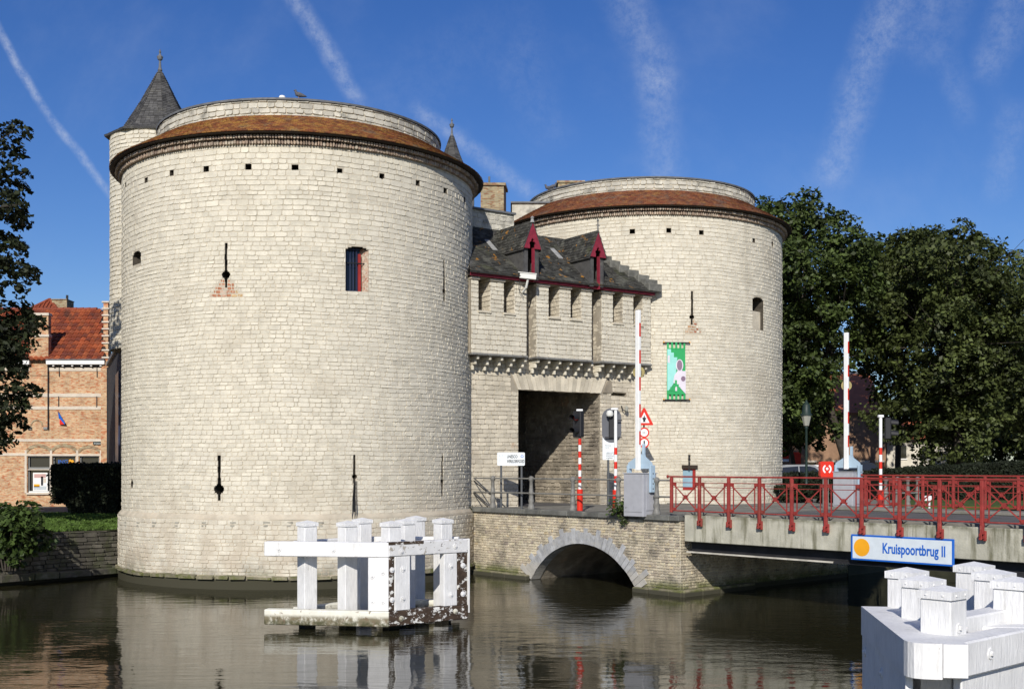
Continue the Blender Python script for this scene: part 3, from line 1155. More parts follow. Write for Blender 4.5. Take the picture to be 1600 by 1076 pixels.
def round_tower(C, label, putlogs, holes, patches, s_lo, s_hi, seed, tile='roof_tile_orange'):
    t = thing('round_tower', label, 'tower', (C.x, C.y, 0))
    wave = random.Random(seed)
    ph = [wave.uniform(0, 6) for _ in range(4)]

    def surf_R(R, amp=.014):
        def surf(s, z, d=0.0):
            th = s / R_T
            zz = z + amp * math.sin(s * .9 + ph[0] + z * .7) + amp * .7 * math.sin(s * 2.3 + ph[1] - z * .4)
            r = R + d
            return Vector((C.x + r * math.sin(th), C.y - r * math.cos(th), zz))
        return surf
    up, low, par = surf_R(R_T), surf_R(R_T + .13), surf_R(5.25, 0)
    for (px, py) in putlogs:
        s, z = cyl_hit(C, R_T, px, py)
        k = wave.uniform(.085, .115)
        holes = holes + [(s - k, s + k, z - .10, z + .09)]
    core = MB()
    PI_R = math.pi * R_T
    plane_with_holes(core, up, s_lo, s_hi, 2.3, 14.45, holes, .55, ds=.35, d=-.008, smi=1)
    wall = core.build('wall', ['mortar', 'reveal_shade'], t)
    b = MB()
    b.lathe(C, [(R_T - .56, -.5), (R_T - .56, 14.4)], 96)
    b.build('inner_wall', 'interior_shade', t)
    rear = MB()
    rear.lathe(C, [(R_T - .01, -.5), (R_T - .01, 14.45)], 48, a0=s_hi / R_T, a1=2 * math.pi + s_lo / R_T)
    rear.build('rear_wall', 'limewashed_stone', t, smooth='all')
    ex = [(p[0], p[1], p[2], p[3]) for p in patches]
    cells = courses(s_lo, s_hi, 2.42, 11.0, (.105, .168), (.17, .42), holes + ex, gap=.010, seed=seed + 60) + courses(s_lo, s_hi, 11.0, 14.40, (.13, .20), (.20, .48), holes + ex, gap=.012, seed=seed)
    lay(up, cells, wall, 'stone', 'stonework', 'limewashed_stone', seed + 1, d_in=-.016, d_out=.004, rough=.0065)
    # bare brick patches under the loopholes
    for (a, bb, z0, z1) in patches:
        bc = []
        mid, hw = (a + bb) / 2, (bb - a) / 2
        for c in courses(a, bb, z0, z1, (.066, .072), (.15, .24), holes, gap=.012, seed=seed + 5):
            bc.append(c)
        rr = random.Random(seed + 9)
        for c in bc:
            V, Fc = piece(up, c, rr, -.03, -.004, .004, .12)
            brick = rr.random() < .8
            MB().add(V, Fc, rr.random()).build('brick', 'patch_brick' if brick else 'limewashed_stone', wall)
    # battered foot
    foot = MB()
    plane_with_holes(foot, low, s_lo, s_hi, -.5, 2.28, [], .1, ds=.35, d=-.008)
    foot.lathe(C, [(R_T + .12, 2.27), (R_T + .10, 2.33), (R_T - .03, 2.47)], 90, a0=s_lo / R_T, a1=s_hi / R_T)
    fo = foot.build('foot', 'mortar', t)
    lay(low, courses(s_lo, s_hi, .45, 2.26, (.105, .165), (.18, .44), gap=.011, seed=seed + 20), fo, 'stone', 'stonework', 'limewashed_stone', seed + 21, d_in=-.016, d_out=.004, rough=.0065, n_single=60)
    r = random.Random(seed + 3)
    ring = MB()
    s = s_lo
    while s < s_hi:
        L_ = r.uniform(.35, .8)
        V, Fc = piece(low, (s, s + L_ - .03, .33, .44 + r.uniform(-.015, .015)), r, -.05, .10 + r.uniform(-.03, .03), .015)
        ring.add(V, Fc, r.random())
        s += L_
    ring.build('ledge', 'mossy_stone', fo, kind='stuff')
    # corbel course of upright bricks, soffit
    corb = MB()
    s = s_lo
    rc = surf_R(R_T + .02, 0)
    while s < s_hi:
        w = r.uniform(.075, .11)
        V, Fc = piece(rc, (s, s + w - .010, 14.42, 14.57 + r.uniform(-.01, .01)), r, -.05, .09 + r.uniform(-.02, .02), .006)
        corb.add(V, Fc, r.random())
        V, Fc = piece(rc, (s, s + w - .010, 14.58, 14.70), r, -.05, .20 + r.uniform(-.02, .02), .006)
        corb.add(V, Fc, r.random())
        s += w
    corb.build('brick_course', 'corbel_brick', t, kind='stuff')
    # tiled skirt roof
    rb = MB()
    rb.lathe(C, [(R_T - .1, 14.70), (R_T + .37, 14.72), (R_T + .40, 14.755), (5.2, 15.76), (5.2, 15.0)], 110, closed=False)
    roof = rb.build('roof', 'dark_wood', t)
    tl = MB()
    rows = 16
    ra, za, rbb, zb = R_T + .42, 14.76, 5.24, 15.76
    nrm = Vector((zb - za, ra - rbb)).normalized()      # (radial, z)
    for k in range(rows):
        f0, f1 = k / rows, (k + 1.25) / rows
        w = .165 / R_T
        th = s_lo / R_T + (k % 2) * w / 2
        while th < s_hi / R_T:
            lift = .022 + r.uniform(0, .012)
            pts = []
            for f, l, e in ((f0, lift, 0), (f0, lift, 1), (f1, .006, 1), (f1, .006, 0)):
                rad = ra + (rbb - ra) * f + nrm.x * l
                zz = za + (zb - za) * f + nrm.y * l
                a_ = th + w * (.96 if e else .02)
                pts.append(Vector((C.x + rad * math.sin(a_), C.y - rad * math.cos(a_), zz)))
            rad = ra + (rbb - ra) * f0
            zz = za + (zb - za) * f0
            for e in (.96, .02):
                a_ = th + w * e
                pts.append(Vector((C.x + rad * math.sin(a_), C.y - rad * math.cos(a_), zz)))
            tl.add(pts, [(0, 1, 2, 3), (5, 4, 1, 0)], r.random())
            th += w
    tl.build('roof_tile', tile, roof, kind='stuff')
    # parapet above the roof
    pc = MB()
    pc.lathe(C, [(5.22, 15.3), (5.22, 16.30), (4.8, 16.30)], 90, closed=False)
    p_ = pc.build('parapet', 'mortar', t)
    k = 5.25 / R_T
    lay(par, courses(s_lo, s_hi, 15.66, 16.27, (.15, .20), (.3, .55), gap=.02, seed=seed + 30), p_, 'stone', 'stonework', 'parapet_stone', seed + 31, d_out=.008, rough=.012, n_single=0)
    cp = MB()
    cp.lathe(C, [(5.30, 16.27), (5.31, 16.335), (4.75, 16.36), (4.75, 16.28)], 90, closed=False)
    cp.build('coping', 'lead', p_)
    fl = MB()
    fl.lathe(C, [(4.9, 16.1), (.01, 16.2)], 48, closed=False)
    fl.build('roof_deck', 'lead', t)
    return t, up


material('roof_tile_rust', (0.25, 0.09, 0.036, 1), rough=.85, var=.2, vscale=3, tint_to=[(0.18, .055, .025, 1), (.13, .05, .03, 1), (.25, .10, .04, 1), (.19, .08, .04, 1)], bump=.5, bscale=30, layers=[
    dict(col=(.33, .18, .05, 1), scale=2.6, lo=.52, hi=.68, amt=.6), dict(col=(.16, .13, .10, 1), scale=1.4, lo=.50, hi=.68, amt=.6)])
material('patch_brick', (0.40, 0.18, 0.10, 1), rough=.9, var=.2, vscale=6, tint_to=[(.36, .15, .08, 1), (.44, .30, .15, 1), (.28, .09, .05, 1)], bump=.4, bscale=30, layers=[dict(col=CREAM, scale=5, lo=.48, hi=.60, amt=.55)])
material('jamb_brick', (0.42, 0.30, 0.22, 1), rough=.9, var=.25, vscale=5, bump=.6, bscale=20, layers=[dict(col=(.55, .5, .4, 1), scale=9, lo=.48, hi=.58, amt=.8), dict(col=(.36, .13, .08, 1), scale=8, lo=.56, hi=.62, amt=.8)])
material('corbel_brick', (0.32, 0.22, 0.16, 1), rough=.9, var=.25, vscale=3, tint_to=[(.42, .36, .28, 1), (.34, .25, .18, 1), (.24, .18, .14, 1), (.38, .31, .24, 1)], bump=.4)
material('parapet_stone', (0.50, 0.475, 0.40, 1), rough=.92, var=.15, vscale=3, tint=.16, bump=.5, bscale=22, layers=[
    dict(col=(.17, .165, .14, 1), scale=1.8, lo=.5, hi=.68, amt=.75)])

def pyramid(s, z0, z1, hw):
    n = 5
    return [(s - hw * (1 - k / (n + 1)) + .04 * (k % 2), s + hw * (1 - k / (n + 1)) - .05 * (k % 3), z0 + (z1 - z0) * k / n, z0 + (z1 - z0) * (k + 1) / n) for k in range(n)]


L_put = [(196, 289), (228, 282), (268, 270.5), (322, 263), (388, 260), (461, 262), (531, 268), (597, 275.5), (653, 285), (696, 298), (726, 312)]
hl = []
hl += opening(TL, 540, 576, 388, 455, True)
win_l = hl[0]
hl += opening(TL, 207, 220, 398, 412, True)
hl += loophole(TL, 353, 380, 450, 430, 7)
hl += loophole(TL, 694, 406, 470, 455, 4.5, 1.6)
hl += loophole(TL, 206, 712, 762, 756, 6, 1.0)
hl += loophole(TL, 342, 710, 781, 763, 8.5, 2.0)
hl += loophole(TL, 554, 711, 800, 745, 4, 1.6)
hl += loophole(TL, 691, 711, 775, 750, 4, 1.8)
ps, pz1 = cyl_hit(TL, R_T, 353, 437)
_, pz0 = cyl_hit(TL, R_T, 353, 465)
s_cam = math.atan2(-TL.x, TL.y) * R_T
tower_l, upL = round_tower(TL, 'large pale limewashed round tower standing in the water, nearest the camera', L_put, hl,
                           pyramid(ps, pz0, pz1, .58), s_cam - 1.62 * R_T, s_cam + 1.62 * R_T, 11)
hr = []
hr += opening(TR, 1176, 1193, 466, 515, True)
win_r = hr[0]
hr += loophole(TR, 1081, 455, 507, 495, 5)
hr += loophole(TR, 1077, 711, 735, None)
hr += loophole(TR, 1190, 711, 742, None, 3, .35)
hr += opening(TR, 1067, 1087, 733, 766)
win_r2 = hr[-1]
ps, pz1 = cyl_hit(TR, R_T, 1083, 500)
_, pz0 = cyl_hit(TR, R_T, 1083, 520)
s_cam = math.atan2(-TR.x, TR.y) * R_T
tower_r, upR = round_tower(TR, 'pale limewashed round tower right of the gate, farther from the camera', [(988, 361), (1045, 360.5), (1096, 363), (1178, 375), (1207, 381)], hr,
                           pyramid(ps, pz0, pz1, .36), s_cam - 1.62 * R_T, s_cam + 1.62 * R_T, 37, 'roof_tile_rust')


def surf_box(mb, surf, s0, s1, z0, z1, d0, d1, tint=.5):
    V = [surf(a, c, d) for d in (d0, d1) for (a, c) in ((s0, z0), (s1, z0), (s1, z1), (s0, z1))]
    mb.add(V, [(0, 3, 2, 1), (4, 5, 6, 7), (0, 1, 5, 4), (1, 2, 6, 5), (2, 3, 7, 6), (3, 0, 4, 7)], tint)
    return mb


# window of the left tower: frame, dark pane, red shutter, bars
a, b, z0, z1 = win_l
m = MB()
for (p, q, u, v) in ((a, a + .07, z0, z1 + .08), (b - .33, b - .29, z0, z1 + .08), (a, b - .22, z0, z0 + .07), (a, b - .22, z1, z1 + .08)):
    surf_box(m, upL, p, q, u, v, -.34, -.26)
win = m.build('window', 'window_blue', tower_l)
surf_box(MB(), upL, a, b, z0, z1 + .08, -.40, -.36).build('pane', 'window_glass', win)
surf_box(MB(), upL, b - .29, b - .20, z0 + .01, z1 - .12, -.30, -.20).build('shutter', 'shutter_red', win)
m = MB()
V = [upL(b, z0, -.02), upL(b, z1 + .09, -.02), upL(b - .205, z1 + .09, -.42), upL(b - .205, z0, -.42), upL(b + .02, z0, -.45), upL(b + .02, z1 + .09, -.45)]
m.add(V, [(0, 1, 2, 3), (3, 2, 5, 4)])
m.build('splayed_jamb', 'jamb_brick', tower_l)
for k in range(4):
    s = a + .10 + k * .11
    MB().cyl(upL(s, z0, -.2), upL(s, z1 + .08, -.2), .016, n=6).build('bar', 'window_blue', win)
MB().cyl(upL(a, z0 + .95, -.18), upL(b, z0 + .95, -.18), .018, n=6).build('crossbar', 'black_steel', win)
# blue leaded window low on the right tower
a, b, z0, z1 = win_r2
m = MB()
for (p, q, u, v) in ((b - .12, b, z0, z1), (a, b, z0, z0 + .12), (a, b, z1 - .04, z1)):
    surf_box(m, upR, p, q, u, v, -.16, -.02)
win = m.build('window', 'shutter_red', tower_r, label='low window with pale blue panel and red frame')
surf_box(MB(), upR, a, b - .12, z0 + .12, z1 - .04, -.15, -.06).build('pane', 'panel_blue', win)
surf_box(MB(), upR, a - .05, b + .06, z1 + .01, z1 + .16, -.05, .08).build('hood', 'dark_wood', win)
# stone seat inside the blind window of the right tower
a, b, z0, z1 = win_r
surf_box(MB(), upR, a, b, z0, z0 + (z1 - z0) * .62, -.30, -.16).build('blocking', 'gate_stone', tower_r)
# dark repair stones under the string course of the left tower
lowL = lambda s, z, d=0: Vector((TL.x + (R_T + .13 + d) * math.sin(s / R_T), TL.y - (R_T + .13 + d) * math.cos(s / R_T), z))
r = random.Random(5)
material('repair_stone', (0.33, 0.31, 0.255, 1), rough=.9, var=.2, vscale=6, bump=.4)
foot_l = [o for o in tower_l.children if o.name.startswith('foot')][0]
for px in (198, 218, 243, 279, 321, 365, 416, 452, 500, 640, 700):
    s, z = cyl_hit(TL, R_T + .13, px, 817)
    for dz in (0.02, -.085):
        V, Fc = piece(lowL, (s - .1, s + .1 + r.uniform(-.06, .03), z + dz - .035, z + dz + .035), r, -.02, .012, .006)
        MB().add(V, Fc, .5).build('stone', 'repair_stone', foot_l)
# cables hanging down the left tower from the loophole
m = MB()
for k, (xa, xb) in enumerate(((553, 548), (555, 552), (557, 555))):
    sA, zA = cyl_hit(TL, R_T, xa, 752)
    sB, zB = cyl_hit(TL, R_T + .15, xb, 845)
    m = MB()
    m.tube([upL(sA, zA, .02), upL((sA + sB) / 2, (zA + 2.5) / 2, .04), upL(sB, 2.45, .10), upL(sB, zB, .17)], .012, n=5)
    m.build('cable', 'black_plastic', tower_l)
# iron bar standing before the low loophole of the right tower
s, z = cyl_hit(TR, R_T, 1076, 712)
MB().cyl(upR(s, z - .6, .05), upR(s, z, .05), .03, n=6).build('bar', 'black_steel', tower_r)


# ---------------------------------------------------------------- stair turrets with slate cones
def stair_turret(cx, cy, r, z_low, z_eave, z_tip, label, stones=True, seed=50):
    t = thing('stair_turret', label, 'turret', (cx, cy, z_low))
    C = (cx, cy)
    def surf(s, z, d=0.0):
        th = s / r
        return Vector((cx + (r + d) * math.sin(th), cy - (r + d) * math.cos(th), z))
    mb = MB()
    mb.lathe(C, [(r - .02, z_low), (r - .02, z_eave)], 32)
    wall = mb.build('wall', 'mortar', t)
    if stones:
        lay(surf, courses(-1.7 * r, 1.4 * r, z_low, z_eave, (.14, .21), (.2, .45), gap=.016, seed=seed), wall, 'stone', 'stonework', 'limewashed_stone', seed + 1, d_out=.004, n_single=40)
    mb = MB()
    n8 = 8
    H = z_tip - z_eave
    prof = [(r + .20, z_eave - .02), (r + .22, z_eave + .03), (r * .78, z_eave + H * .10), (r * .40, z_eave + H * .51), (.09, z_eave + H * .95), (.03, z_tip)]
    mb.lathe(C, prof, 8, a0=.39, a1=.39 + 2 * math.pi)
    roof = mb.build('roof', 'slate', t)
    # slate courses
    sl = MB()
    rr = random.Random(seed)
    rows = 34
    def prad(f):
        z = z_eave + .03 + f * (H * .93)
        for k in range(len(prof) - 1):
            if prof[k][1] <= z <= prof[k + 1][1]:
                q = (z - prof[k][1]) / (prof[k + 1][1] - prof[k][1])
                return prof[k][0] + (prof[k + 1][0] - prof[k][0]) * q, z
        return .05, z
    for k in range(rows):
        ra, za = prad(k / rows)
        rb_, zb = prad(min(1, (k + 1.2) / rows))
        for f in range(8):
            a0 = .39 + f * math.pi / 4
            p0 = Vector((cx + ra * math.sin(a0), cy - ra * math.cos(a0), za))
            p1 = Vector((cx + ra * math.sin(a0 + math.pi / 4), cy - ra * math.cos(a0 + math.pi / 4), za))
            q0 = Vector((cx + rb_ * math.sin(a0), cy - rb_ * math.cos(a0), zb))
            q1 = Vector((cx + rb_ * math.sin(a0 + math.pi / 4), cy - rb_ * math.cos(a0 + math.pi / 4), zb))
            nn = (p1 - p0).cross(q0 - p0).normalized()
            wdt = (p1 - p0).length
            cnt = max(1, int(wdt / .17))
            for i in range(cnt):
                u, v = (i + .03) / cnt, (i + .97) / cnt
                lf = .018 + rr.uniform(0, .012)
                sl.add([p0.lerp(p1, u) + nn * lf, p0.lerp(p1, v) + nn * lf, q0.lerp(q1, v) + nn * .006, q0.lerp(q1, u) + nn * .006, p0.lerp(p1, u), p0.lerp(p1, v)],
                       [(0, 1, 2, 3), (4, 5, 1, 0)], rr.random())
    sl.build('roof_slate', 'slate', roof, kind='stuff')
    fb = MB()
    fb.lathe(C, [(.10, z_tip - .12), (.06, z_tip), (.04, z_tip + .28), (.10, z_tip + .34), (.13, z_tip + .46), (.06, z_tip + .52), (.03, z_tip + .60), (.05, z_tip + .66), (.01, z_tip + .78)], 10)
    fb.build('finial', 'lead', t)
    return t


stair_turret(X_at(250, 48), 48.0, 2.0, 8.8, Z_at(222, 48), Z_at(106, 48), 'slender stair turret with slate cone behind the left tower', True, 50)
stair_turret(X_at(706, 57.5), 57.5, 1.15, 9.0, Z_at(282, 57.5), Z_at(209, 57.5), 'small far slate turret cone peeping over the left tower roof, topped by a finial', False, 60)
# rear wing left of the tower, tree shade put into its dark wall colour
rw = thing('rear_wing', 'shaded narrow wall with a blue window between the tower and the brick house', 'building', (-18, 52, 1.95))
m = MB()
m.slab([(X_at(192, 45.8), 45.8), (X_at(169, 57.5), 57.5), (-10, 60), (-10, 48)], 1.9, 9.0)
wl = m.build('wall', 'rear_wall_shade', rw) if 'rear_wall_shade' in MAT else None
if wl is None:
    material('rear_wall_shade', (0.035, 0.036, 0.04, 1), rough=.9, var=.2, vscale=2, bump=.4, bscale=18)
    wl = m.build('wall', 'rear_wall_shade', rw)
p, q = Vector((X_at(192, 45.8), 45.8, 0)), Vector((X_at(169, 57.5), 57.5, 0))
wd = (q - p).normalized()
WF = Frame(p, wd, Vector((-wd.y, wd.x, 0)))
wf = MB().box(WF, 2.2, 4.6, 0, .06, 4.2, 8.0).build('window', 'window_blue', rw)
MB().box(WF, 2.0, 12.2, -.3, .12, 9.003, 9.15).build('coping', 'lead', rw)

# ---------------------------------------------------------------- gatehouse between the towers
gh = thing('gatehouse', 'pale stone gatehouse with slate roof and red dormers between the two towers', 'gatehouse', tuple(F0 + UG * 4.5 + ZV * 2.3))
S0, S1 = -.8, 10.6
sR, nR = (TR - F0).dot(UG), (TR - F0).dot(NG)          # axis of the right tower seen from the front
G_L, G_R, G_T = gate_s(810), gate_s(938), 7.0
slit = (gate_s(955), gate_s(979), gate_z(967, 618), gate_z(967, 613))
gsurf = lambda s, z, d=0.0: gate(s, z + .012 * math.sin(s * 1.3 + z), d)
holes = [(G_L, G_R, 2.0, G_T), slit]
BD = .58
bays = [(gate_s(736, BD), gate_s(823, BD)), (gate_s(838, BD), gate_s(925, BD)), (gate_s(940, BD), gate_s(1017, BD))]
cren = [[(748, 766), (787.6, 804)], [(857.5, 874), (892, 908)], [(958, 973), (990, 1004)]]
cren_h = [(gate_s(p, BD), gate_s(q, BD), 9.80, 11.02) for bay_ in cren for p, q in bay_]
CD = .75                                   # how far the crenels run back into the wall
m = MB()
plane_with_holes(m, gsurf, S0, S1, 2.0, 11.0, holes + cren_h, CD, ds=1.5, d=-.012)
plane_with_holes(m, lambda s, z, d=0.0: gate(s, z, d), S0, S1, 11.0, 11.001, [], .1, ds=1.5, d=-.012)
wall = m.build('wall', 'gate_mortar', gh)
nostone = holes + [(G_L - .35, G_R + .35, G_T - .01, G_T + .60)]
lay(gsurf, courses(S0, S1, 2.35, 11.0, (.13, .20), (.2, .48), nostone, gap=.013, seed=71, keep=lambda s, z: z < 8.3 or bays[0][1] - .1 < s < bays[1][0] + .1 or bays[1][1] - .1 < s < bays[2][0] + .1), wall, 'stone', 'stonework', 'gate_stone', 72, d_in=-.016, d_out=.004, rough=.0075, n_single=220)
# flat arch over the opening
nv = 22
a0, a1 = G_L - .03, G_R + .03
t0, t1 = G_L - .32, G_R + .32
r = random.Random(9)
for k in range(nv):
    f0, f1 = k / nv, (k + 1) / nv
    g = .006
    poly = [(a0 + (a1 - a0) * f0 + g, G_T - .03 + r.uniform(-.015, .01)), (a0 + (a1 - a0) * f1 - g, G_T - .03 + r.uniform(-.015, .01)),
            (t0 + (t1 - t0) * f1 - g, G_T + .58), (t0 + (t1 - t0) * f0 + g, G_T + .58)]
    MB().prism(GF, poly, -.015 - r.uniform(0, .012), .45, r.random()).build('voussoir', 'gate_stone', wall)
# pointed kneeler stone to the right of the arch
MB().prism(GF, [(G_R + .12, G_T - .02), (G_R + .62, G_T - .02), (G_R + .58, G_T + .45), (G_R + .42, G_T + .55)], -.035, .1, .2).build('kneeler', 'passage_brick', wall)
# carriage passage
material('vault_shade', (0.014, 0.012, 0.010, 1), rough=.95, var=.3, vscale=1.5, bump=.5, bscale=14)  # passage shade put into the colour of vault, left wall and end
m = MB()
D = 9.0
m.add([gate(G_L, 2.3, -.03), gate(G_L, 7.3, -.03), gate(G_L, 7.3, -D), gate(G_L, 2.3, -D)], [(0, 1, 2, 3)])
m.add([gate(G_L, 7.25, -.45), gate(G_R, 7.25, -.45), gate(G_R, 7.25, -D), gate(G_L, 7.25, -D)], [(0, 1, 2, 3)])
m.add([gate(G_L, 2.3, -D), gate(G_R, 2.3, -D), gate(G_R, 7.3, -D), gate(G_L, 7.3, -D)], [(0, 1, 2, 3)])  # wall added across the far end so that no daylight shows through
vl = m.build('passage_vault', 'vault_shade', gh)
m = MB()
sl_ = max(0, G_R - (sR - R_T - .12))
for (p, q, e, f) in ((0, sl_, .03, -nR), (sl_, sl_, -nR, D)):
    m.add([gate(G_R + .03 - p, 2.3, -e), gate(G_R + .03 - p, 7.3, -e), gate(G_R + .03 - q, 7.3, -f), gate(G_R + .03 - q, 2.3, -f)], [(0, 1, 2, 3)])
pas = m.build('passage', 'passage_brick', gh)
slant = max(0, G_R - (sR - R_T - .12)) / -nR
psurf = lambda s, z, d=0.0: gate(G_R - d - slant * min(s, -nR), z, -s)
lay(psurf, courses(.05, D - .2, 2.4, 7.2, (.12, .19), (.2, .45), gap=.018, seed=75), pas, 'stone', 'stonework', 'passage_brick', 76, d_in=-.03, d_out=.01, rough=.014, n_single=60)
rd = MB()
rd.add([gate(G_L, ROAD + .008, 0), gate(G_R, ROAD + .008, 0), gate(G_R, ROAD + .008, -D), gate(G_L, ROAD + .008, -D)], [(0, 1, 2, 3)])
rd.build('passage_floor', 'asphalt', gh)

# projecting bays with crenels, on corbels
corb = [[742, 761, 779.5, 798, 816], [836, 853, 870, 887, 903.5, 920], [937, 954, 971, 988, 1004]]
ZB0, ZB1 = 8.2, 11.03
for k, (a, b) in enumerate(bays):
    bs = lambda s, z, d=0.0: gate(s, z + .010 * math.sin(s * 1.7 + z * 2), BD + d)
    hs = [(gate_s(p, BD), gate_s(q, BD), 9.80, 11.02) for p, q in cren[k]]
    m = MB()
    plane_with_holes(m, bs, a, b, ZB0, ZB1 + .02, hs, BD - .0, ds=1.0, d=-.012)
    for s in (a, b):
        m.add([gate(s, ZB0, BD - .03), gate(s, ZB1, BD - .03), gate(s, ZB1, -.05), gate(s, ZB0, -.05)], [(0, 1, 2, 3)])
    m.add([gate(a, ZB0, BD - .03), gate(b, ZB0, BD - .03), gate(b, ZB0, -.05), gate(a, ZB0, -.05)], [(0, 1, 2, 3)])
    bay = m.build('bay', 'gate_mortar', gh)
    lay(bs, courses(a, b, ZB0, ZB1, (.13, .20), (.2, .48), hs, gap=.013, seed=80 + k), bay, 'stone', 'stonework', 'limewashed_stone', 90 + k, d_in=-.016, d_out=.004, rough=.0065, n_single=100)
    # side stones in the drawbridge slots
    if k > 0:
        ss = lambda s, z, d=0.0: gate(a - d, z, BD - s)
        lay(ss, courses(0, BD, ZB0, ZB1, (.13, .20), (.2, .3), gap=.016, seed=120 + k), bay, 'stone', 'stonework', 'gate_stone', 130 + k, n_single=0)
    for (p, q, u, v) in hs:
        MB().box(GF, p - .02, q + .02, CD - .05, CD, u - .02, v).build('crenel_back', 'interior_shade', bay)
        # right reveal laid in stone, stepped sill
        ss = lambda s, z, d=0.0: gate(q - d, z, BD - s)
        lay(ss, courses(0.0, BD + CD - .06, u, v, (.13, .2), (.16, .34), gap=.014, seed=int(p * 100)), bay, 'stone', 'stonework', 'gate_stone', 7, n_single=0, d_in=-.02, d_out=.012)
        MB().cham(GF, p - .04, q + .04, -BD - .05, -.06, u - .09, u - .005, .015, .3).build('sill', 'gate_stone', bay)
    # merlon caps under the eave
    edges = [a] + [x for h in hs for x in h[:2]] + [b]
    for i in range(0, len(edges), 2):
        MB().cham(GF, edges[i] - .03, edges[i + 1] + .03, -BD - .07, -BD + .15, 10.93, 11.02, .015, .6).build('merlon_cap', 'gate_stone', bay)
    MB().cham(GF, a - .02 if k else a + .01, b + .02, -BD - .07, -.0, ZB0 - .07, ZB0 + .015, .015, .3).build('drip_ledge', 'grey_stone', bay)
    for px in corb[k]:
        c = gate_s(px, BD * .5)
        w = .05
        mb = MB()
        for (d0, d1, z0, z1) in ((-BD + .04, 0, 7.98, 8.128), (-BD * .62, 0, 7.80, 7.978), (-BD * .3, 0, 7.60, 7.797)):
            mb.cham(GF, c - w, c + w, d0, d1, z0, z1, .02, r.random())
        mb.build('corbel', 'limewashed_stone', bay)

# eave board and slate roof
RE, RZ0, RI, RZ1 = BD + .32, 11.18, -2.15, 13.55
RS0, RS1 = gate_s(735.5, RE), gate_s(1027, RE)
RSL = gate_s(731, RI)
MB().box(GF, gate_s(736.5, BD + .18), RS1, -BD - .18, -BD - .10, 11.04, 11.20).build('eave_board', 'maroon_paint', gh)
MB().box(GF, RS0 + .1, RS1, -BD - .099, .3, 11.05, 11.09).build('soffit', 'dark_wood', gh)
rl = math.hypot(RE - RI, RZ1 - RZ0)
rdz, rdd = (RZ1 - RZ0) / rl, (RI - RE) / rl
rn = NG * rdz - ZV * rdd
def roofp(s, l, d=0.0):
    return gate(s, RZ0 + rdz * l, RE + rdd * l) + rn * d
m = MB()
m.add([roofp(RS0, 0), roofp(RS1, 0), roofp(RS1, rl), roofp(RSL, rl)], [(0, 1, 2, 3)])
m.add([roofp(RS0, 0, -.06), roofp(RS1, 0, -.06), roofp(RS1, rl, -.06), roofp(RSL, rl, -.06)], [(3, 2, 1, 0)])
m.add([roofp(RS0, 0, -.06), roofp(RS1, 0, -.06), roofp(RS1, 0), roofp(RS0, 0)], [(0, 1, 2, 3)])
roof = m.build('roof', 'slate', gh)


def slates(mb, P, s0, s1, l0, l1, w, h, r, keep=None):
    k = 0
    l = l0
    while l < l1:
        s = s0 + (k % 2) * w / 2
        while s < s1:
            if keep is None or keep(s + w / 2, l):
                lf = .016 + r.uniform(0, .014)
                e = s + w * r.uniform(.93, .98)
                j = r.uniform(-.01, .01)
                mb.add([P(s, l + j, lf), P(e, l + j, lf), P(e, min(l1 + .02, l + h * 1.2), .004), P(s, min(l1 + .02, l + h * 1.2), .004), P(s, l + j, 0), P(e, l + j, 0)],
                       [(0, 1, 2, 3), (4, 5, 1, 0)], r.random())
            s += w
        l += h
        k += 1
    return mb


slates(MB(), roofp, min(RS0, RSL) - .2, RS1, 0.0, rl, .20, .14, random.Random(3), keep=lambda s, l: s - .08 > RS0 + (RSL - RS0) * l / rl and s + .08 < RS1).build('roof_slate', 'slate_lichen', roof, kind='stuff')


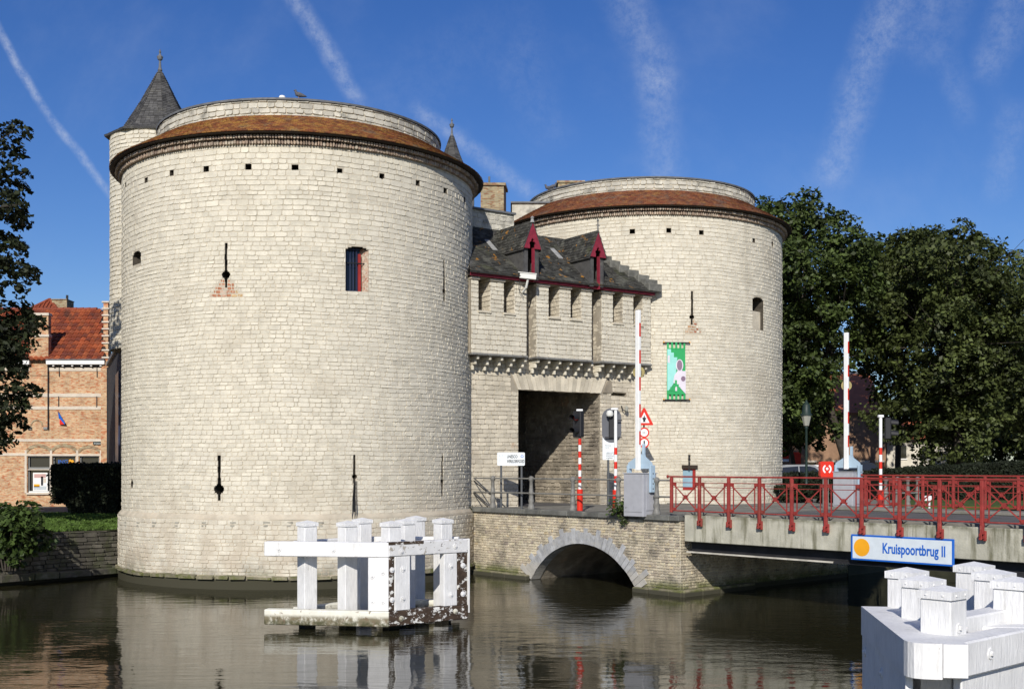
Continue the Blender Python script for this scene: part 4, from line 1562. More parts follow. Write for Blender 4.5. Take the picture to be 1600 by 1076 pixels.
def dormer(sc, ztip, zb, name_extra):
    d0 = BD + .28
    hw = .40
    root = MB()
    # dark well behind the opening, slate-clad cheeks either side
    root.box(GF, sc - .34, sc - .15, -d0, -d0 + .12, 11.10, zb + .02)
    root.box(GF, sc + .15, sc + .34, -d0, -d0 + .12, 11.10, zb + .02)
    for sg in (-1, 1):
        x = sc + sg * .34
        root.prism(Frame(gate(x, 0, 0), -NG, UG), [(-d0, 11.2), (-d0, zb + .02), (2.1, zb + .02), (2.1, 13.0)], -.02, .02)
    dm = root.build('dormer', 'slate', gh)
    MB().box(GF, sc - .15, sc + .15, -d0 + .30, -d0 + .34, 11.1, zb + .1).build('opening_back', 'interior_shade', dm)
    MB().box(GF, sc + .11, sc + .155, -d0 - .02, -d0 + .13, 11.02, zb + .02).build('jamb', 'maroon_paint', dm)
    # gable board with trefoil-headed notch
    c = sc
    poly = [(c - hw, zb - .04), (c - .12, zb - .04), (c - .12, zb + .10), (c - .15, zb + .15), (c - .11, zb + .22), (c - .06, zb + .23), (c - .065, zb + .29), (c, zb + .36),
            (c + .065, zb + .29), (c + .06, zb + .23), (c + .11, zb + .22), (c + .15, zb + .15), (c + .12, zb + .10), (c + .12, zb - .04), (c + hw, zb - .04), (c, ztip)]
    MB().prism(GF, poly, -d0 - .10, -d0 - .03).build('gable_board', 'maroon_paint', dm)
    MB().prism(GF, [(c - .26, zb), (c + .26, zb), (c, ztip - .2)], -d0 + .28, -d0 + .31).build('gable_back', 'interior_shade', dm)
    rp = MB()
    for sg in (-1, 1):
        e = (c + sg * (hw + .04), zb - .06)
        tpt = (c, ztip + .03)
        P = [GF(e[0], -d0 - .12, e[1]), GF(tpt[0], -d0 - .12, tpt[1]), GF(tpt[0], 2.0, tpt[1]), GF(e[0], 1.35, e[1])]
        Q = [p - ZV * .05 for p in P]
        rp.add(P + Q, [(0, 1, 2, 3), (4, 7, 6, 5), (0, 4, 5, 1), (1, 5, 6, 2), (2, 6, 7, 3), (3, 7, 4, 0)])
    dr = rp.build('dormer_roof', 'slate', dm)
    sl = MB()
    L_ = math.hypot(hw + .04, ztip - zb + .09)
    for sg in (-1, 1):
        def P(s, l, d, sg=sg):
            f = l / L_
            off = (1 - f) * (hw + .04)
            nx, nz = (ztip - zb + .09) / L_ * sg, (hw + .04) / L_
            return GF(c + sg * off + nx * d, s, zb - .06 + f * (ztip - zb + .09) + nz * d)
        slates(sl, P, -d0 - .12, 1.45, 0, L_, .2, .13, random.Random(5))
    sl.build('roof_slate', 'slate_lichen', dr, kind='stuff')
    # lead flashing where the dormer roof runs into the main slope
    q = MB()
    for (l0, l1) in ((1.9, 2.75),):
        s = c - hw - .38
        V = [roofp(s, l0, .03), roofp(s + .2, l0, .05), roofp(s + .2 + .02, l1, .05), roofp(s + .02, l1, .03)]
        V2 = [p + rn * -.04 for p in V]
        q.add(V + V2, [(0, 1, 2, 3), (7, 6, 5, 4), (0, 4, 5, 1), (1, 5, 6, 2), (2, 6, 7, 3), (3, 7, 4, 0)])
    q.build('flashing', 'light_lead', dm)
    return dm


s1c, s2c = gate_s(831, BD + .33), gate_s(933.5, BD + .33)
dm1 = dormer(s1c, 13.3, 12.30, 'a')
dm2 = dormer(s2c, 13.28, 12.30, 'b')
p = GF(s2c, -BD - .36, 13.3)
m = MB()
m.cyl(p, p + ZV * .42, .03, .02, n=6)
m.cyl(p + ZV * .22 - UG * .09, p + ZV * .22 + UG * .09, .018, n=6)
m.lathe((p.x, p.y), [(.01, p.z + .36), (.05, p.z + .41), (.01, p.z + .47)], 8)
m.build('finial', 'lead', dm2)
p = GF(s1c, -BD - .36, 13.3)
MB().lathe((p.x, p.y), [(.09, p.z - .05), (.05, p.z + .08), (.08, p.z + .14), (.01, p.z + .2)], 8).build('finial', 'light_lead', dm1)
# stone steps along the tower where the roof meets it
k = 0
for dd in np.arange(RE - .12, -1.75, -.27):
    s = min(RS1 - .05, sR - math.sqrt(R_T ** 2 - (dd - nR) ** 2))
    l = (dd - RE) / rdd
    z = RZ0 + rdz * l
    MB().cham(Frame(gate(s, 0, dd), UG, -NG), -.40, .3, -.14, .14, z - .1, z + .22, .02, rnd.random()).build('step_stone', 'slate_step', gh) if 'slate_step' in MAT else None
    if 'slate_step' not in MAT:
        material('slate_step', (0.15, 0.148, 0.13, 1), rough=.85, var=.25, vscale=5, tint=.2, bump=.4)
        MB().cham(Frame(gate(s, 0, dd), UG, -NG), -.40, .3, -.14, .14, z - .1, z + .22, .02, rnd.random()).build('step_stone', 'slate_step', gh)
# upper block behind the roof
m = MB()
SU = gate_s(803, RI)
m.box(GF, -3, SU, -RI, 9.5, 10.5, 14.25)
ub = m.build('upper_wall', 'parapet_stone', gh)
us = lambda s, z, d=0.0: gate(s, z, RI + d)
lay(us, courses(-2.5, SU, 13.4, 14.22, (.14, .19), (.22, .45), gap=.02, seed=140), ub, 'stone', 'stonework', 'parapet_stone', 141, d_in=.001, d_out=.02, n_single=0)
MB().box(GF, -3, SU + .05, -RI - .1, -RI + .4, 14.253, 14.33).build('coping', 'lead', ub)
MB().slab([(X_at(800, 51), 51), (X_at(862, 51), 51), (X_at(862, 56), 56), (X_at(800, 56), 56)], 13, 15.75).build('rear_parapet', 'parapet_stone', gh)
MB().slab([(X_at(798, 50.9), 50.9), (X_at(864, 50.9), 50.9), (X_at(864, 56.1), 56.1), (X_at(798, 56.1), 56.1)], 15.753, 15.82).build('rear_coping', 'lead', gh)
# chimneys
ch = thing('chimney', 'square buff brick chimney with a metal flue behind the gate roof', 'chimney', (X_at(769, 50), 50, 14))
MB().slab([(X_at(751, 50), 50), (X_at(787, 50), 50), (X_at(787, 50) + .1, 51.2), (X_at(751, 50) + .1, 51.2)], 13.5, 16.3).build('stack', 'chimney_brick', ch)
MB().slab([(X_at(748, 50), 49.93), (X_at(790, 50), 49.93), (X_at(790, 50) + .1, 51.27), (X_at(748, 50) + .1, 51.27)], 16.303, 16.42).build('cap', 'chimney_brick', ch)
MB().cyl((X_at(764, 50), 50.6, 16.4), (X_at(764, 50), 50.6, 16.85), .045, n=8).build('flue', 'lead', ch)
ch = thing('chimney', 'low brown brick chimney just showing over the right tower parapet', 'chimney', (X_at(893, 60), 60, 16))
MB().slab([(X_at(872, 60), 60), (X_at(912, 60), 60), (X_at(912, 60), 61.5), (X_at(872, 60), 61.5)], 15, 18.9).build('stack', 'chimney_brick', ch)
MB().slab([(X_at(870, 60), 59.93), (X_at(914, 60), 59.93), (X_at(914, 60), 61.57), (X_at(870, 60), 61.57)], 18.903, 19.02).build('cap', 'chimney_brick', ch)

# camera fixed to the gatehouse
p = at(825, 432, gate(gate_s(825, BD + .4), 0, BD + .4).y)
cc = thing('security_camera', 'white security camera on a bracket under the gatehouse eave', 'camera', tuple(p))
cd = (UG * .35 + NG * .75 - ZV * .35).normalized()
def obox(mb, c, dirv, L_, w, h):
    x = dirv
    y = ZV.cross(x).normalized()
    z = x.cross(y)
    V = [c + x * (sx * L_ / 2) + y * (sy * w / 2) + z * (sz * h / 2) for sz in (-1, 1) for sx, sy in ((-1, -1), (1, -1), (1, 1), (-1, 1))]
    mb.add(V, [(0, 3, 2, 1), (4, 5, 6, 7), (0, 1, 5, 4), (1, 2, 6, 5), (2, 3, 7, 6), (3, 0, 4, 7)])
    return mb
cdir = (UG * .80 + NG * .55 - ZV * .10).normalized()
obox(MB(), p, cdir, .62, .2, .18).build('housing', 'cctv_white', cc)
obox(MB(), p + ZV * .115 - cdir * .02, cdir, .70, .25, .03).build('sunshield', 'cctv_white', cc)
obox(MB(), p + cdir * .315, cdir, .03, .15, .13).build('lens_window', 'lens_dark', cc)
m = MB()
m.tube([p - ZV * .09, p - ZV * .4 - NG * .12, p - ZV * .55 - NG * .36], .045, n=8)
m.build('bracket', 'cctv_white', cc)
m = MB()
m.tube([p - cdir * .3, p - cdir * .3 - ZV * .5 - NG * .1, p - ZV * .75 - NG * .3], .012, n=5)
m.build('cable', 'black_plastic', cc)

# ---------------------------------------------------------------- stone arch carrying the road to the gate
ab = thing('arch_bridge', 'yellow brick arch bridge with grey arch stones leading to the gate', 'bridge', tuple(OB + NB * -4 ))
T0, T1 = -10.4, 0.28
AC, AR = -4.02, 2.98                      # arch centre t, radius of the soffit
AZ = 1.42 - AR
def arch_z(t, R=AR):
    q = R * R - (t - AC) ** 2
    return AZ + math.sqrt(q) if q > 0 else -9
bsurf = lambda t, z, d=0.0: br(t, z + .006 * math.sin(t * 1.7), d)
m = MB()
ts = sorted(set(list(np.linspace(T0, T1, 60)) + [AC - 2.55, AC + 2.55]))
for a, b in zip(ts[:-1], ts[1:]):
    za, zb = max(-.5, arch_z(a)), max(-.5, arch_z(b))
    m.add([br(a, za, -.03), br(b, zb, -.03), br(b, 2.3, -.03), br(a, 2.3, -.03)], [(0, 1, 2, 3)])
wall = m.build('wall', 'pale_mortar', ab)
keep = lambda t, z: math.hypot(t - AC, z - AZ) > AR + .18
lay(bsurf, courses(T0, T1, .10, 2.29, (.082, .096), (.11, .25), gap=.014, seed=150, keep=keep), wall, 'brick', 'brickwork', 'yellow_brick', 151, d_in=-.03, d_out=.0, rough=.006, corner=.12)
# arch stones, alternately long and short
nv = 35
half = math.acos((0.02 - AZ) / AR)
r = random.Random(12)
for k in range(nv):
    f0 = -half + 2 * half * k / nv
    f1 = -half + 2 * half * (k + 1) / nv
    end = k in (0, nv - 1) or k in (1, nv - 2)
    L_ = (.55 if k % 3 == 0 else .38) + r.uniform(-.05, .05) + (.12 if end else 0)
    g = .006 / AR
    P = []
    for (f, rr_) in ((f0 + g, AR - .02), (f1 - g, AR - .02), (f1 - g, AR + L_), (f0 + g, AR + L_)):
        P.append((AC + rr_ * math.sin(f), AZ + rr_ * math.cos(f)))
    j = .02 + r.uniform(0, .02)
    MB().prism(BF, P, -j, .4, r.random()).build('voussoir', 'voussoir_stone', wall)
# soffit of the arch
m = MB()
fs = np.linspace(-half - .06, half + .06, 25)
for a, b in zip(fs[:-1], fs[1:]):
    q = lambda f, w: br(AC + AR * math.sin(f), AZ + AR * math.cos(f), w)
    m.add([q(a, -.02), q(b, -.02), q(b, -BW), q(a, -BW)], [(0, 1, 2, 3)])
m.build('soffit', 'passage_brick', ab)
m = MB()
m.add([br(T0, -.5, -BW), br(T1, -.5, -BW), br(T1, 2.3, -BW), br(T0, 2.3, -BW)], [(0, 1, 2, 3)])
m.build('far_wall', 'interior_shade', ab)
# abutment face under the moving span
asurf = lambda s, z, d=0.0: OB + NB * (T1 + d) + UB * s + ZV * z
m = MB()
m.add([asurf(-.0, -.5, -.03), asurf(BW, -.5, -.03), asurf(BW, 2.3, -.03), asurf(0, 2.3, -.03)], [(0, 1, 2, 3)])
aw = m.build('abutment', 'pale_mortar', ab)
lay(asurf, courses(0.0, BW, .10, 2.29, (.082, .096), (.11, .25), gap=.014, seed=155), aw, 'brick', 'brickwork', 'yellow_brick', 156, d_in=-.03, d_out=.0, rough=.008, n_single=80, corner=.12)
# mossy footing ledge
t_ = T0
while t_ < AC - 2.6:
    L_ = r.uniform(.6, 1.2)
    MB().cham(BF, t_, min(t_ + L_ - .02, AC - 2.5), -.18 - r.uniform(0, .06), -.002, -.4, .16 + r.uniform(-.02, .02), .03, r.random()).build('ledge_stone', 'mossy_stone', ab)
    t_ += L_
t_ = AC + 2.45
while t_ < T1 + .1:
    L_ = r.uniform(.6, 1.0)
    MB().cham(BF, t_, min(t_ + L_ - .02, T1 + .2), -.18 - r.uniform(0, .06), -.002, -.4, .16 + r.uniform(-.02, .02), .03, r.random()).build('ledge_stone', 'mossy_stone', ab)
    t_ += L_
for k in range(4):
    MB().cham(BF, T1 + .002, T1 + .28, -.15 + k * .9, .73 + k * .9, -.4, .20, .03, r.random()).build('ledge_stone', 'mossy_stone', ab)
# road slab of the approach and its copings
m = MB()
m.slab([tuple(br(T0 - .4, 0, -.2).xy), tuple(br(T1, 0, -.2).xy), tuple(br(T1, 0, -BW + .2).xy), tuple(br(T0 - .4, 0, -BW + .2).xy)], 2.05, ROAD)
m.build('road_slab', 'paving', ab)
t_ = T0
while t_ < T1 - .05:
    L_ = r.uniform(1.1, 1.7)
    e = min(t_ + L_, T1 + .02)
    gap0, gap1 = br_t(974), br_t(1001)
    if not (t_ < gap1 and e > gap0):
        MB().cham(BF, t_ + .006, e - .006, -.10, .42, 2.302, 2.478, .02, r.random()).build('coping', 'coping_stone', ab)
    else:
        if gap0 - t_ > .15:
            MB().cham(BF, t_ + .006, gap0, -.10, .42, 2.302, 2.478, .02, r.random()).build('coping', 'coping_stone', ab)
        if e - gap1 > .15:
            MB().cham(BF, gap1, e - .006, -.10, .42, 2.302, 2.478, .02, r.random()).build('coping', 'coping_stone', ab)
    t_ = e
# far side parapet wall kept low
MB().box(BF, T0, T1, BW - .3, BW - .002, 2.0, 2.47).build('far_coping', 'coping_stone', ab)

# ---------------------------------------------------------------- moving road bridge
rb = thing('road_bridge', 'flat concrete edged road bridge crossing the canal on the right', 'bridge', tuple(br(8, 2.4)))
E0, E1 = .46, 19.0
fc = MB().cham(BF, E0, E1, -.02, .22, 1.70, 2.505, .015).build('fascia', 'concrete', rb)
MB().cham(BF, E0, E1, BW - .22, BW + .02, 1.70, 2.505, .015).build('far_fascia', 'concrete', rb)
MB().box(BF, E0, E1, .222, BW - .222, 2.0, 2.46).build('deck', 'asphalt', rb)
MB().cham(BF, E0 - .15, E1, .225, 1.55, 2.463, 2.575, .02).build('footway', 'paving', rb)
MB().cham(BF, E0 - .15, E1, BW - 1.55, BW - .225, 2.463, 2.575, .02).build('footway', 'paving', rb)
for b0 in (.30, 3.2, 6.1, BW - .45):
    g = MB()
    g.box(BF, E0 + .02, E1, b0, b0 + .05, 1.42, 1.998)
    g.box(BF, E0 + .02, E1, b0 - .12, b0 + .17, 1.36, 1.418)
    g.build('girder', 'black_steel', rb)
MB().box(BF, E0 - .02, 5.6, .10, .16, 1.352, 1.395).build('flange_edge', 'pale_steel', rb)
MB().box(BF, 5.62, E1, .10, .16, 1.352, 1.395).build('flange_edge', 'black_steel', rb)
# name board
nb_ = thing('name_board', 'white bridge name board with blue edge and orange dot', 'sign', tuple(br(7.7, 1.5, .1)))
ta, tb = br_t(1330, .07), br_t(1491, .07)
MB().cham(BF, ta, tb, -.085, -.045, 1.50, 2.185, .01).build('edge', 'sign_blue', nb_)
MB().box(BF, ta + .055, tb - .055, -.089, -.0855, 1.55, 2.135).build('face', 'board_white', nb_)
tc_ = br_t(1347, .07)
m = MB()
m.cyl(br(tc_, 1.845, .0895), br(tc_, 1.845, .093), .235, n=40)
m.build('dot', 'sign_orange', nb_)
text('lettering', 'Kruispoortbrug II', Frame(br(br_t(1379, .07), 0, 0), NB, UB), 0, -.0925, 1.735, .375, 'sign_blue', nb_, xscale=(br_t(1484, .07) - br_t(1379, .07)) / 2.80, bold=.009)


# ---------------------------------------------------------------- red bridge railings
def railing(name, label, w_off, t_start, n_pan, feet, group):
    t = thing(name, label, 'railing', tuple(br(t_start, 2.5, w_off)), group)
    F = Frame(br(0, 0, w_off), NB, UB)
    P = 1.10
    ZT, ZM, ZL, ZB = 3.68, 3.50, 3.36, 2.635
    end = t_start + P * n_pan
    for (z, h, dp) in ((ZT, .05, .05), (ZM, .022, .02), (ZL, .018, .02), (ZB, .035, .03)):
        MB().cham(F, t_start - (.14 if z == ZT else 0), end, -dp / 2 - .0, dp / 2, z - h / 2, z + h / 2, .006).build('rail', 'red_paint', t)
    MB().lathe(tuple(F(t_start - .16, 0, 0).xy), [(.02, ZT - .05), (.05, ZT), (.02, ZT + .05)], 8).build('rail_knob', 'red_paint', t)
    for k in range(n_pan + 1):
        c = t_start + P * k
        m = MB()
        m.cham(F, c - .045, c + .045, -.05, .04, ZB - .06 if not (feet and k) else 2.34, ZT - .026, .012)
        if feet and k:
            m.cham(F, c - .06, c + .025, -.075, -.005, 2.2, 2.36, .01)
            m.cham(F, c + .03, c + .11, -.045, .02, 2.18, 2.43, .012)
            for (u, v) in ((c - .02, 2.30), (c + .07, 2.36), (c + .07, 2.25)):
                m.cyl(F(u, -.10, v), F(u, -.03, v), .016, n=6)
        m.build('post', 'red_paint', t)
    za, zb = ZB + .03, ZL + .09
    for k in range(n_pan):
        a, b = t_start + P * k, t_start + P * (k + 1)
        for x in (a + .17, b - .17):
            MB().box(F, x - .014, x + .014, -.012, .012, ZB + .02, ZM - .011).build('stile', 'red_paint', t)
        for (x0, x1, off) in ((a + .09, b - .09, -.022), (b - .09, a + .09, .022)):
            p, q = F(x0, off, zb), F(x1, off, za)
            d = (q - p).normalized()
            nn = d.cross(UB).normalized() * .016
            V = []
            for e in (-.009, .009):
                V += [p + nn + UB * e, q + nn + UB * e, q - nn + UB * e, p - nn + UB * e]
            MB().add(V, [(0, 3, 2, 1), (4, 5, 6, 7), (0, 1, 5, 4), (1, 2, 6, 5), (2, 3, 7, 6), (3, 0, 4, 7)]).build('brace', 'red_paint', t)
        mid, zm = (a + b) / 2, (za + zb) / 2
        m = MB()
        m.cyl(F(mid, -.035, zm), F(mid, .035, zm), .065, n=8)
        for (u, v) in ((-.085, .05), (.085, .05), (-.085, -.05), (.085, -.05)):
            m.cham(F, mid + u - .02, mid + u + .02, -.03, .03, zm + v - .02, zm + v + .02, .006)
        m.build('rosette', 'red_paint', t)
        for (x, z) in ((a + .095, zb), (b - .095, zb), (a + .095, za + .02), (b - .095, za + .02)):
            m = MB()
            m.cyl(F(x, -.03, z), F(x, .03, z), .05, n=8)
            m.build('boss', 'red_paint', t)
    return t


railing('bridge_railing', 'red iron railing with crossed braces along the near edge of the bridge', .09, .01, 13, True, 'red bridge railings')
railing('bridge_railing', 'red iron railing along the far edge of the bridge, seen through the near one', -BW - .06, .95, 12, False, 'red bridge railings')


# ---------------------------------------------------------------- grey cast iron railings
def iron_railing(label, F, posts, z0, rails, a_end, zs=(1.08, .56), group='grey iron railings', braces=False):
    t = thing('iron_railing', label, 'railing', tuple(F(posts[0], 0, z0)), group)
    for p in posts:
        c = F(p, 0, 0)
        m = MB()
        m.lathe((c.x, c.y), [(.13, z0), (.135, z0 + .06), (.11, z0 + .10), (.085, z0 + .22), (.11, z0 + .30), (.085, z0 + .36), (.075, z0 + .50), (.105, z0 + .53), (.11, z0 + .57), (.08, z0 + .61),
                             (.065, z0 + .80), (.06, z0 + .98), (.09, z0 + 1.02), (.10, z0 + 1.08), (.085, z0 + 1.14), (.02, z0 + 1.18)], 12)
        m.build('post', 'iron_grey', t, smooth=True)
    for z in zs:
        MB().cyl(F(rails[0], 0, z0 + z), F(rails[1], 0, z0 + z), .028, n=8).build('rail', 'iron_grey', t, smooth=True)
    if a_end is not None:
        for z in zs:
            c = F(a_end, 0, 0)
            MB().lathe((c.x, c.y), [(.01, z0 + z - .06), (.06, z0 + z), (.01, z0 + z + .06)], 10).build('rail_knob', 'iron_grey', t, smooth=True)
    if braces:
        for (p, q) in braces:
            MB().cyl(p, q, .022, n=6).build('brace', 'black_steel', t)
    return t


FN = Frame(br(0, 0, -.20), NB, UB)
tt = lambda px: br_t(px, -.20)
iron_railing('grey iron railing with bulbous posts on the brick arch before the gate', FN, [tt(770), tt(830), tt(895), tt(966)], 2.478, (tt(736), tt(974)), None, braces=[
    (FN(tt(738), 0, 3.5), FN(tt(766), 0, 2.95)), (FN(tt(738), 0, 3.02), FN(tt(762), 0, 2.5))])
iron_railing('short end of grey iron railing right of the near barrier cabinet', FN, [tt(1026)], 2.478, (tt(1012), tt(1048)), tt(1049))
F2 = Frame(at(1384, 790, 43.5).xy.to_3d(), (1, .02), (-.02, 1))
iron_railing('grey iron railing with four posts beyond the far barrier', F2, [0, .45, .85, 1.22], 2.42, (-.1, 1.25), None, zs=(1.08, .56))

# ---------------------------------------------------------------- timber fenders in the canal
def post_with_cap(t, x, y, z0, z1, w, mat='white_paint', capz=.055):
    F = Frame((x, y, 0), UB, -NB)
    h = w / 2
    p = MB().cham(F, -h, h, -h, h, z0, z1 - capz - .09, .012).build('post', mat, t)
    MB().box(F, -h + .03, h - .03, -h + .03, h - .03, -1.0, z0).build('pile', 'fender_pile', p)
    e = h + .022
    m = MB()
    zb = z1 - capz - .09
    V = [F(a, b, z) for z in (zb, zb + .09) for a, b in ((-e, -e), (e, -e), (e, e), (-e, e))] + [F(0, 0, z1)]
    m.add(V, [(0, 3, 2, 1), (0, 1, 5, 4), (1, 2, 6, 5), (2, 3, 7, 6), (3, 0, 4, 7), (4, 5, 8), (5, 6, 8), (6, 7, 8), (7, 4, 8)])
    for (a, b, c, d) in ((0, -e, 0, -1), (-e, 0, -1, 0), (e, 0, 1, 0)):
        for k in (-.1, .1):
            q = F(a + (k if a == 0 else 0), b + (k if b == 0 else 0), zb + .045)
            q2 = F(a + (k if a == 0 else 0) + c * .012, b + (k if b == 0 else 0) + d * .012, zb + .045)
            m.cyl(q, q2, .014, .008, n=6)
    m.build('cap', mat, p)
    return p


def beam(t, p, q, z0, z1, thick, mat, name='beam', e=.02, ext=0):
    p, q = Vector((p[0], p[1], 0)), Vector((q[0], q[1], 0))
    d = (q - p).normalized()
    F = Frame(p, d, Vector((-d.y, d.x, 0)))
    return MB().cham(F, 0, (q - p).length, 0, thick, z0, z1, e).build(name, mat, t), F, (q - p).length


def bolts(part, F, spots, b, mat='white_paint', R=.07):
    for (a, z) in spots:
        m = MB()
        m.cyl(F(a, b, z), F(a, b - .012, z), R, R * .95, n=14)
        m.cyl(F(a, b - .012, z), F(a, b - .035, z), R * .42, n=6)
        m.build('bolt', mat, part)


fm = thing('timber_fender', 'white painted timber fender with seven posts standing mid canal', 'fender', (-3.2, 28.5, 0), 'white timber fenders')
P_L, P_C, P_R = (-6.07, 27.87), (-2.96, 27.40), (-1.10, 28.85)
for (x, y) in ((X_at(480, 28.3), 28.3), (X_at(543, 28.2), 28.2), (X_at(566, 29.8), 29.8), (X_at(611, 28.1), 28.1), (X_at(634, 29.3), 29.3), (X_at(650, 31.0), 31.0), (X_at(692, 29.75), 29.75)):
    post_with_cap(fm, x, y, .16, 2.66, .36)
o, F, L_ = beam(fm, P_L, P_C, 1.80, 2.16, .26, 'white_paint')
bolts(o, F, [(.38, 1.98), (1.76, 1.98)], 0)
o, F, L_ = beam(fm, P_L, P_C, .13, .50, .30, 'dirty_paint')
bolts(o, F, [(.33, .31), (1.84, .31)], 0, 'dirty_paint')
o, F, L_ = beam(fm, P_C, P_R, 1.82, 2.165, .26, 'peeling_paint')
bolts(o, F, [(.35, 1.93), (1.95, 1.99)], 0, 'peeling_paint')
MB().box(F, .0, 1.0, -.004, .10, 2.10, 2.172).build('worn_edge', 'bare_wood', o)
o, F, L_ = beam(fm, P_C, P_R, .14, .50, .30, 'bare_wood')
bolts(o, F, [(.35, .31), (1.95, .36)], 0, 'dirty_paint')
# uprights bolted to the right hand face
for (a0, a1, mat) in ((.02, .16, 'bare_wood'), (.18, .62, 'white_paint'), (1.62, 2.02, 'white_paint'), (2.04, 2.33, 'bare_wood')):
    o = MB().cham(F, a0, a1, .02, .22, .505, 1.815, .012).build('upright', mat, fm)
    bolts(o, F, [((a0 + a1) / 2 + .01, .78), ((a0 + a1) / 2 + .01, 1.5)], .02)
MB().box(F, L_ - .005, L_ + .03, -.01, .06, .3, 2.17).build('edge_strip', 'white_paint', fm)
F_l = Frame((P_L[0], P_L[1], 0), Vector((P_C[0] - P_L[0], P_C[1] - P_L[1], 0)).normalized(), Vector((.144, .99, 0)))
o = MB().cham(F_l, 2.62, 3.13, .02, .2, .505, 1.795, .012).build('upright', 'white_paint', fm)
bolts(o, F_l, [(2.72, .75), (2.72, 1.35), (2.98, .75), (2.98, 1.45)], .02)
# cross beams behind
beam(fm, (-5.3, 28.35), (-3.9, 29.9), 1.80, 2.14, .26, 'white_paint')
beam(fm, (-4.1, 30.05), (-1.4, 29.95), 1.82, 2.14, .26, 'white_paint')
beam(fm, (-3.2, 28.3), (-2.5, 31.1), 1.80, 2.12, .24, 'white_paint')
beam(fm, (-5.3, 28.35), (-3.9, 29.9), .14, .48, .26, 'dirty_paint')
beam(fm, (-4.1, 30.05), (-1.4, 29.95), .14, .48, .26, 'dirty_paint')
beam(fm, (-3.2, 28.3), (-2.5, 31.1), .14, .48, .24, 'dirty_paint')

fn_ = thing('timber_fender', 'white painted timber fender close to the camera at the right edge', 'fender', (5.0, 13.5, 0), 'white timber fenders')
E1v = Vector((math.sin(math.radians(8.6)), math.cos(math.radians(8.6)), 0))
E1r = Vector((E1v.y, -E1v.x, 0))
C1 = Vector((4.10, 11.8, 0))
FNF = Frame(C1, E1r, E1v)                      # a to the right, b away
for k in range(3):
    for side in (0, 1):
        x, y = ((X_at(1474, 12.6), 12.6), (X_at(1441, 13.75), 13.75), (X_at(1417, 14.85), 14.85))[k] if side == 0 else ((X_at(1585, 13.6), 13.6), (X_at(1553, 14.6), 14.6), (X_at(1522, 15.7), 15.7))[k]
        post_with_cap(fn_, x, y, -.05, 2.69, .36)
# long left beam: two timbers side by side, the outer with a rounded end
pr = [(-.0 + .0, .22), (.02, .12), (.07, .045), (.15, .008), (.24, 0), (.345, 0), (.345, 3.15), (0, 3.15)]
m = MB()
m.slab([tuple(FNF(a, b, 0).xy) for a, b in pr], 1.80, 2.17)
o = m.build('beam', 'white_paint', fn_)
m = MB()
m.slab([tuple(FNF(a, b, 0).xy) for a, b in ((.352, .004), (.60, .012), (.60, 3.15), (.352, 3.15))], 1.82, 2.165)
m.build('beam', 'white_paint', fn_)
# boards closing the left side down to the water
for k in range(9):
    MB().cham(FNF, .03, .11, .30 + k * .33, .30 + k * .33 + .325, -.3, 1.797, .006).build('board', 'white_paint', fn_)
o = fn_.children[-1]
FS = Frame(FNF(0, 3.15, 0), -E1v, E1r)
bolts(o, FS, [(.15, 1.60), (1.4, 1.55)], .028)
# front cross beam receding to the right
d2 = Vector((UB.x, UB.y, 0))
p0 = FNF(.605, .02, 0)
F3 = Frame(p0, d2, Vector((-d2.y, d2.x, 0)))
o = MB().cham(F3, 0.02, 3.2, .12, .45, 1.78, 2.155, .02).build('beam', 'white_paint', fn_)
bolts(o, F3, [(.06, 1.9), (.72, 1.98), (1.8, 1.98)], .12, R=.065)
o = MB().cham(F3, .8, 2.6, .55, .85, 1.98, 2.30, .02).build('beam', 'white_paint', fn_)
bolts(o, F3, [(1.0, 2.17)], .55, R=.065)
MB().cham(F3, .25, 2.6, .2, .3, -.3, 1.777, .01).build('board', 'white_paint', fn_)
beam(fn_, tuple(FNF(.62, 1.45, 0).xy), tuple(FNF(1.9, 1.45, 0).xy), 1.85, 2.16, .3, 'white_paint')
beam(fn_, tuple(FNF(.62, 2.7, 0).xy), tuple(FNF(1.9, 2.7, 0).xy), 1.85, 2.16, .3, 'white_paint')
q = Vector((X_at(1474, 12.6), 12.6, 0))
FP = Frame(q, UB, -NB)
bolts(fn_.children[0], FP, [(.0, 2.23)], -.18, R=.06)


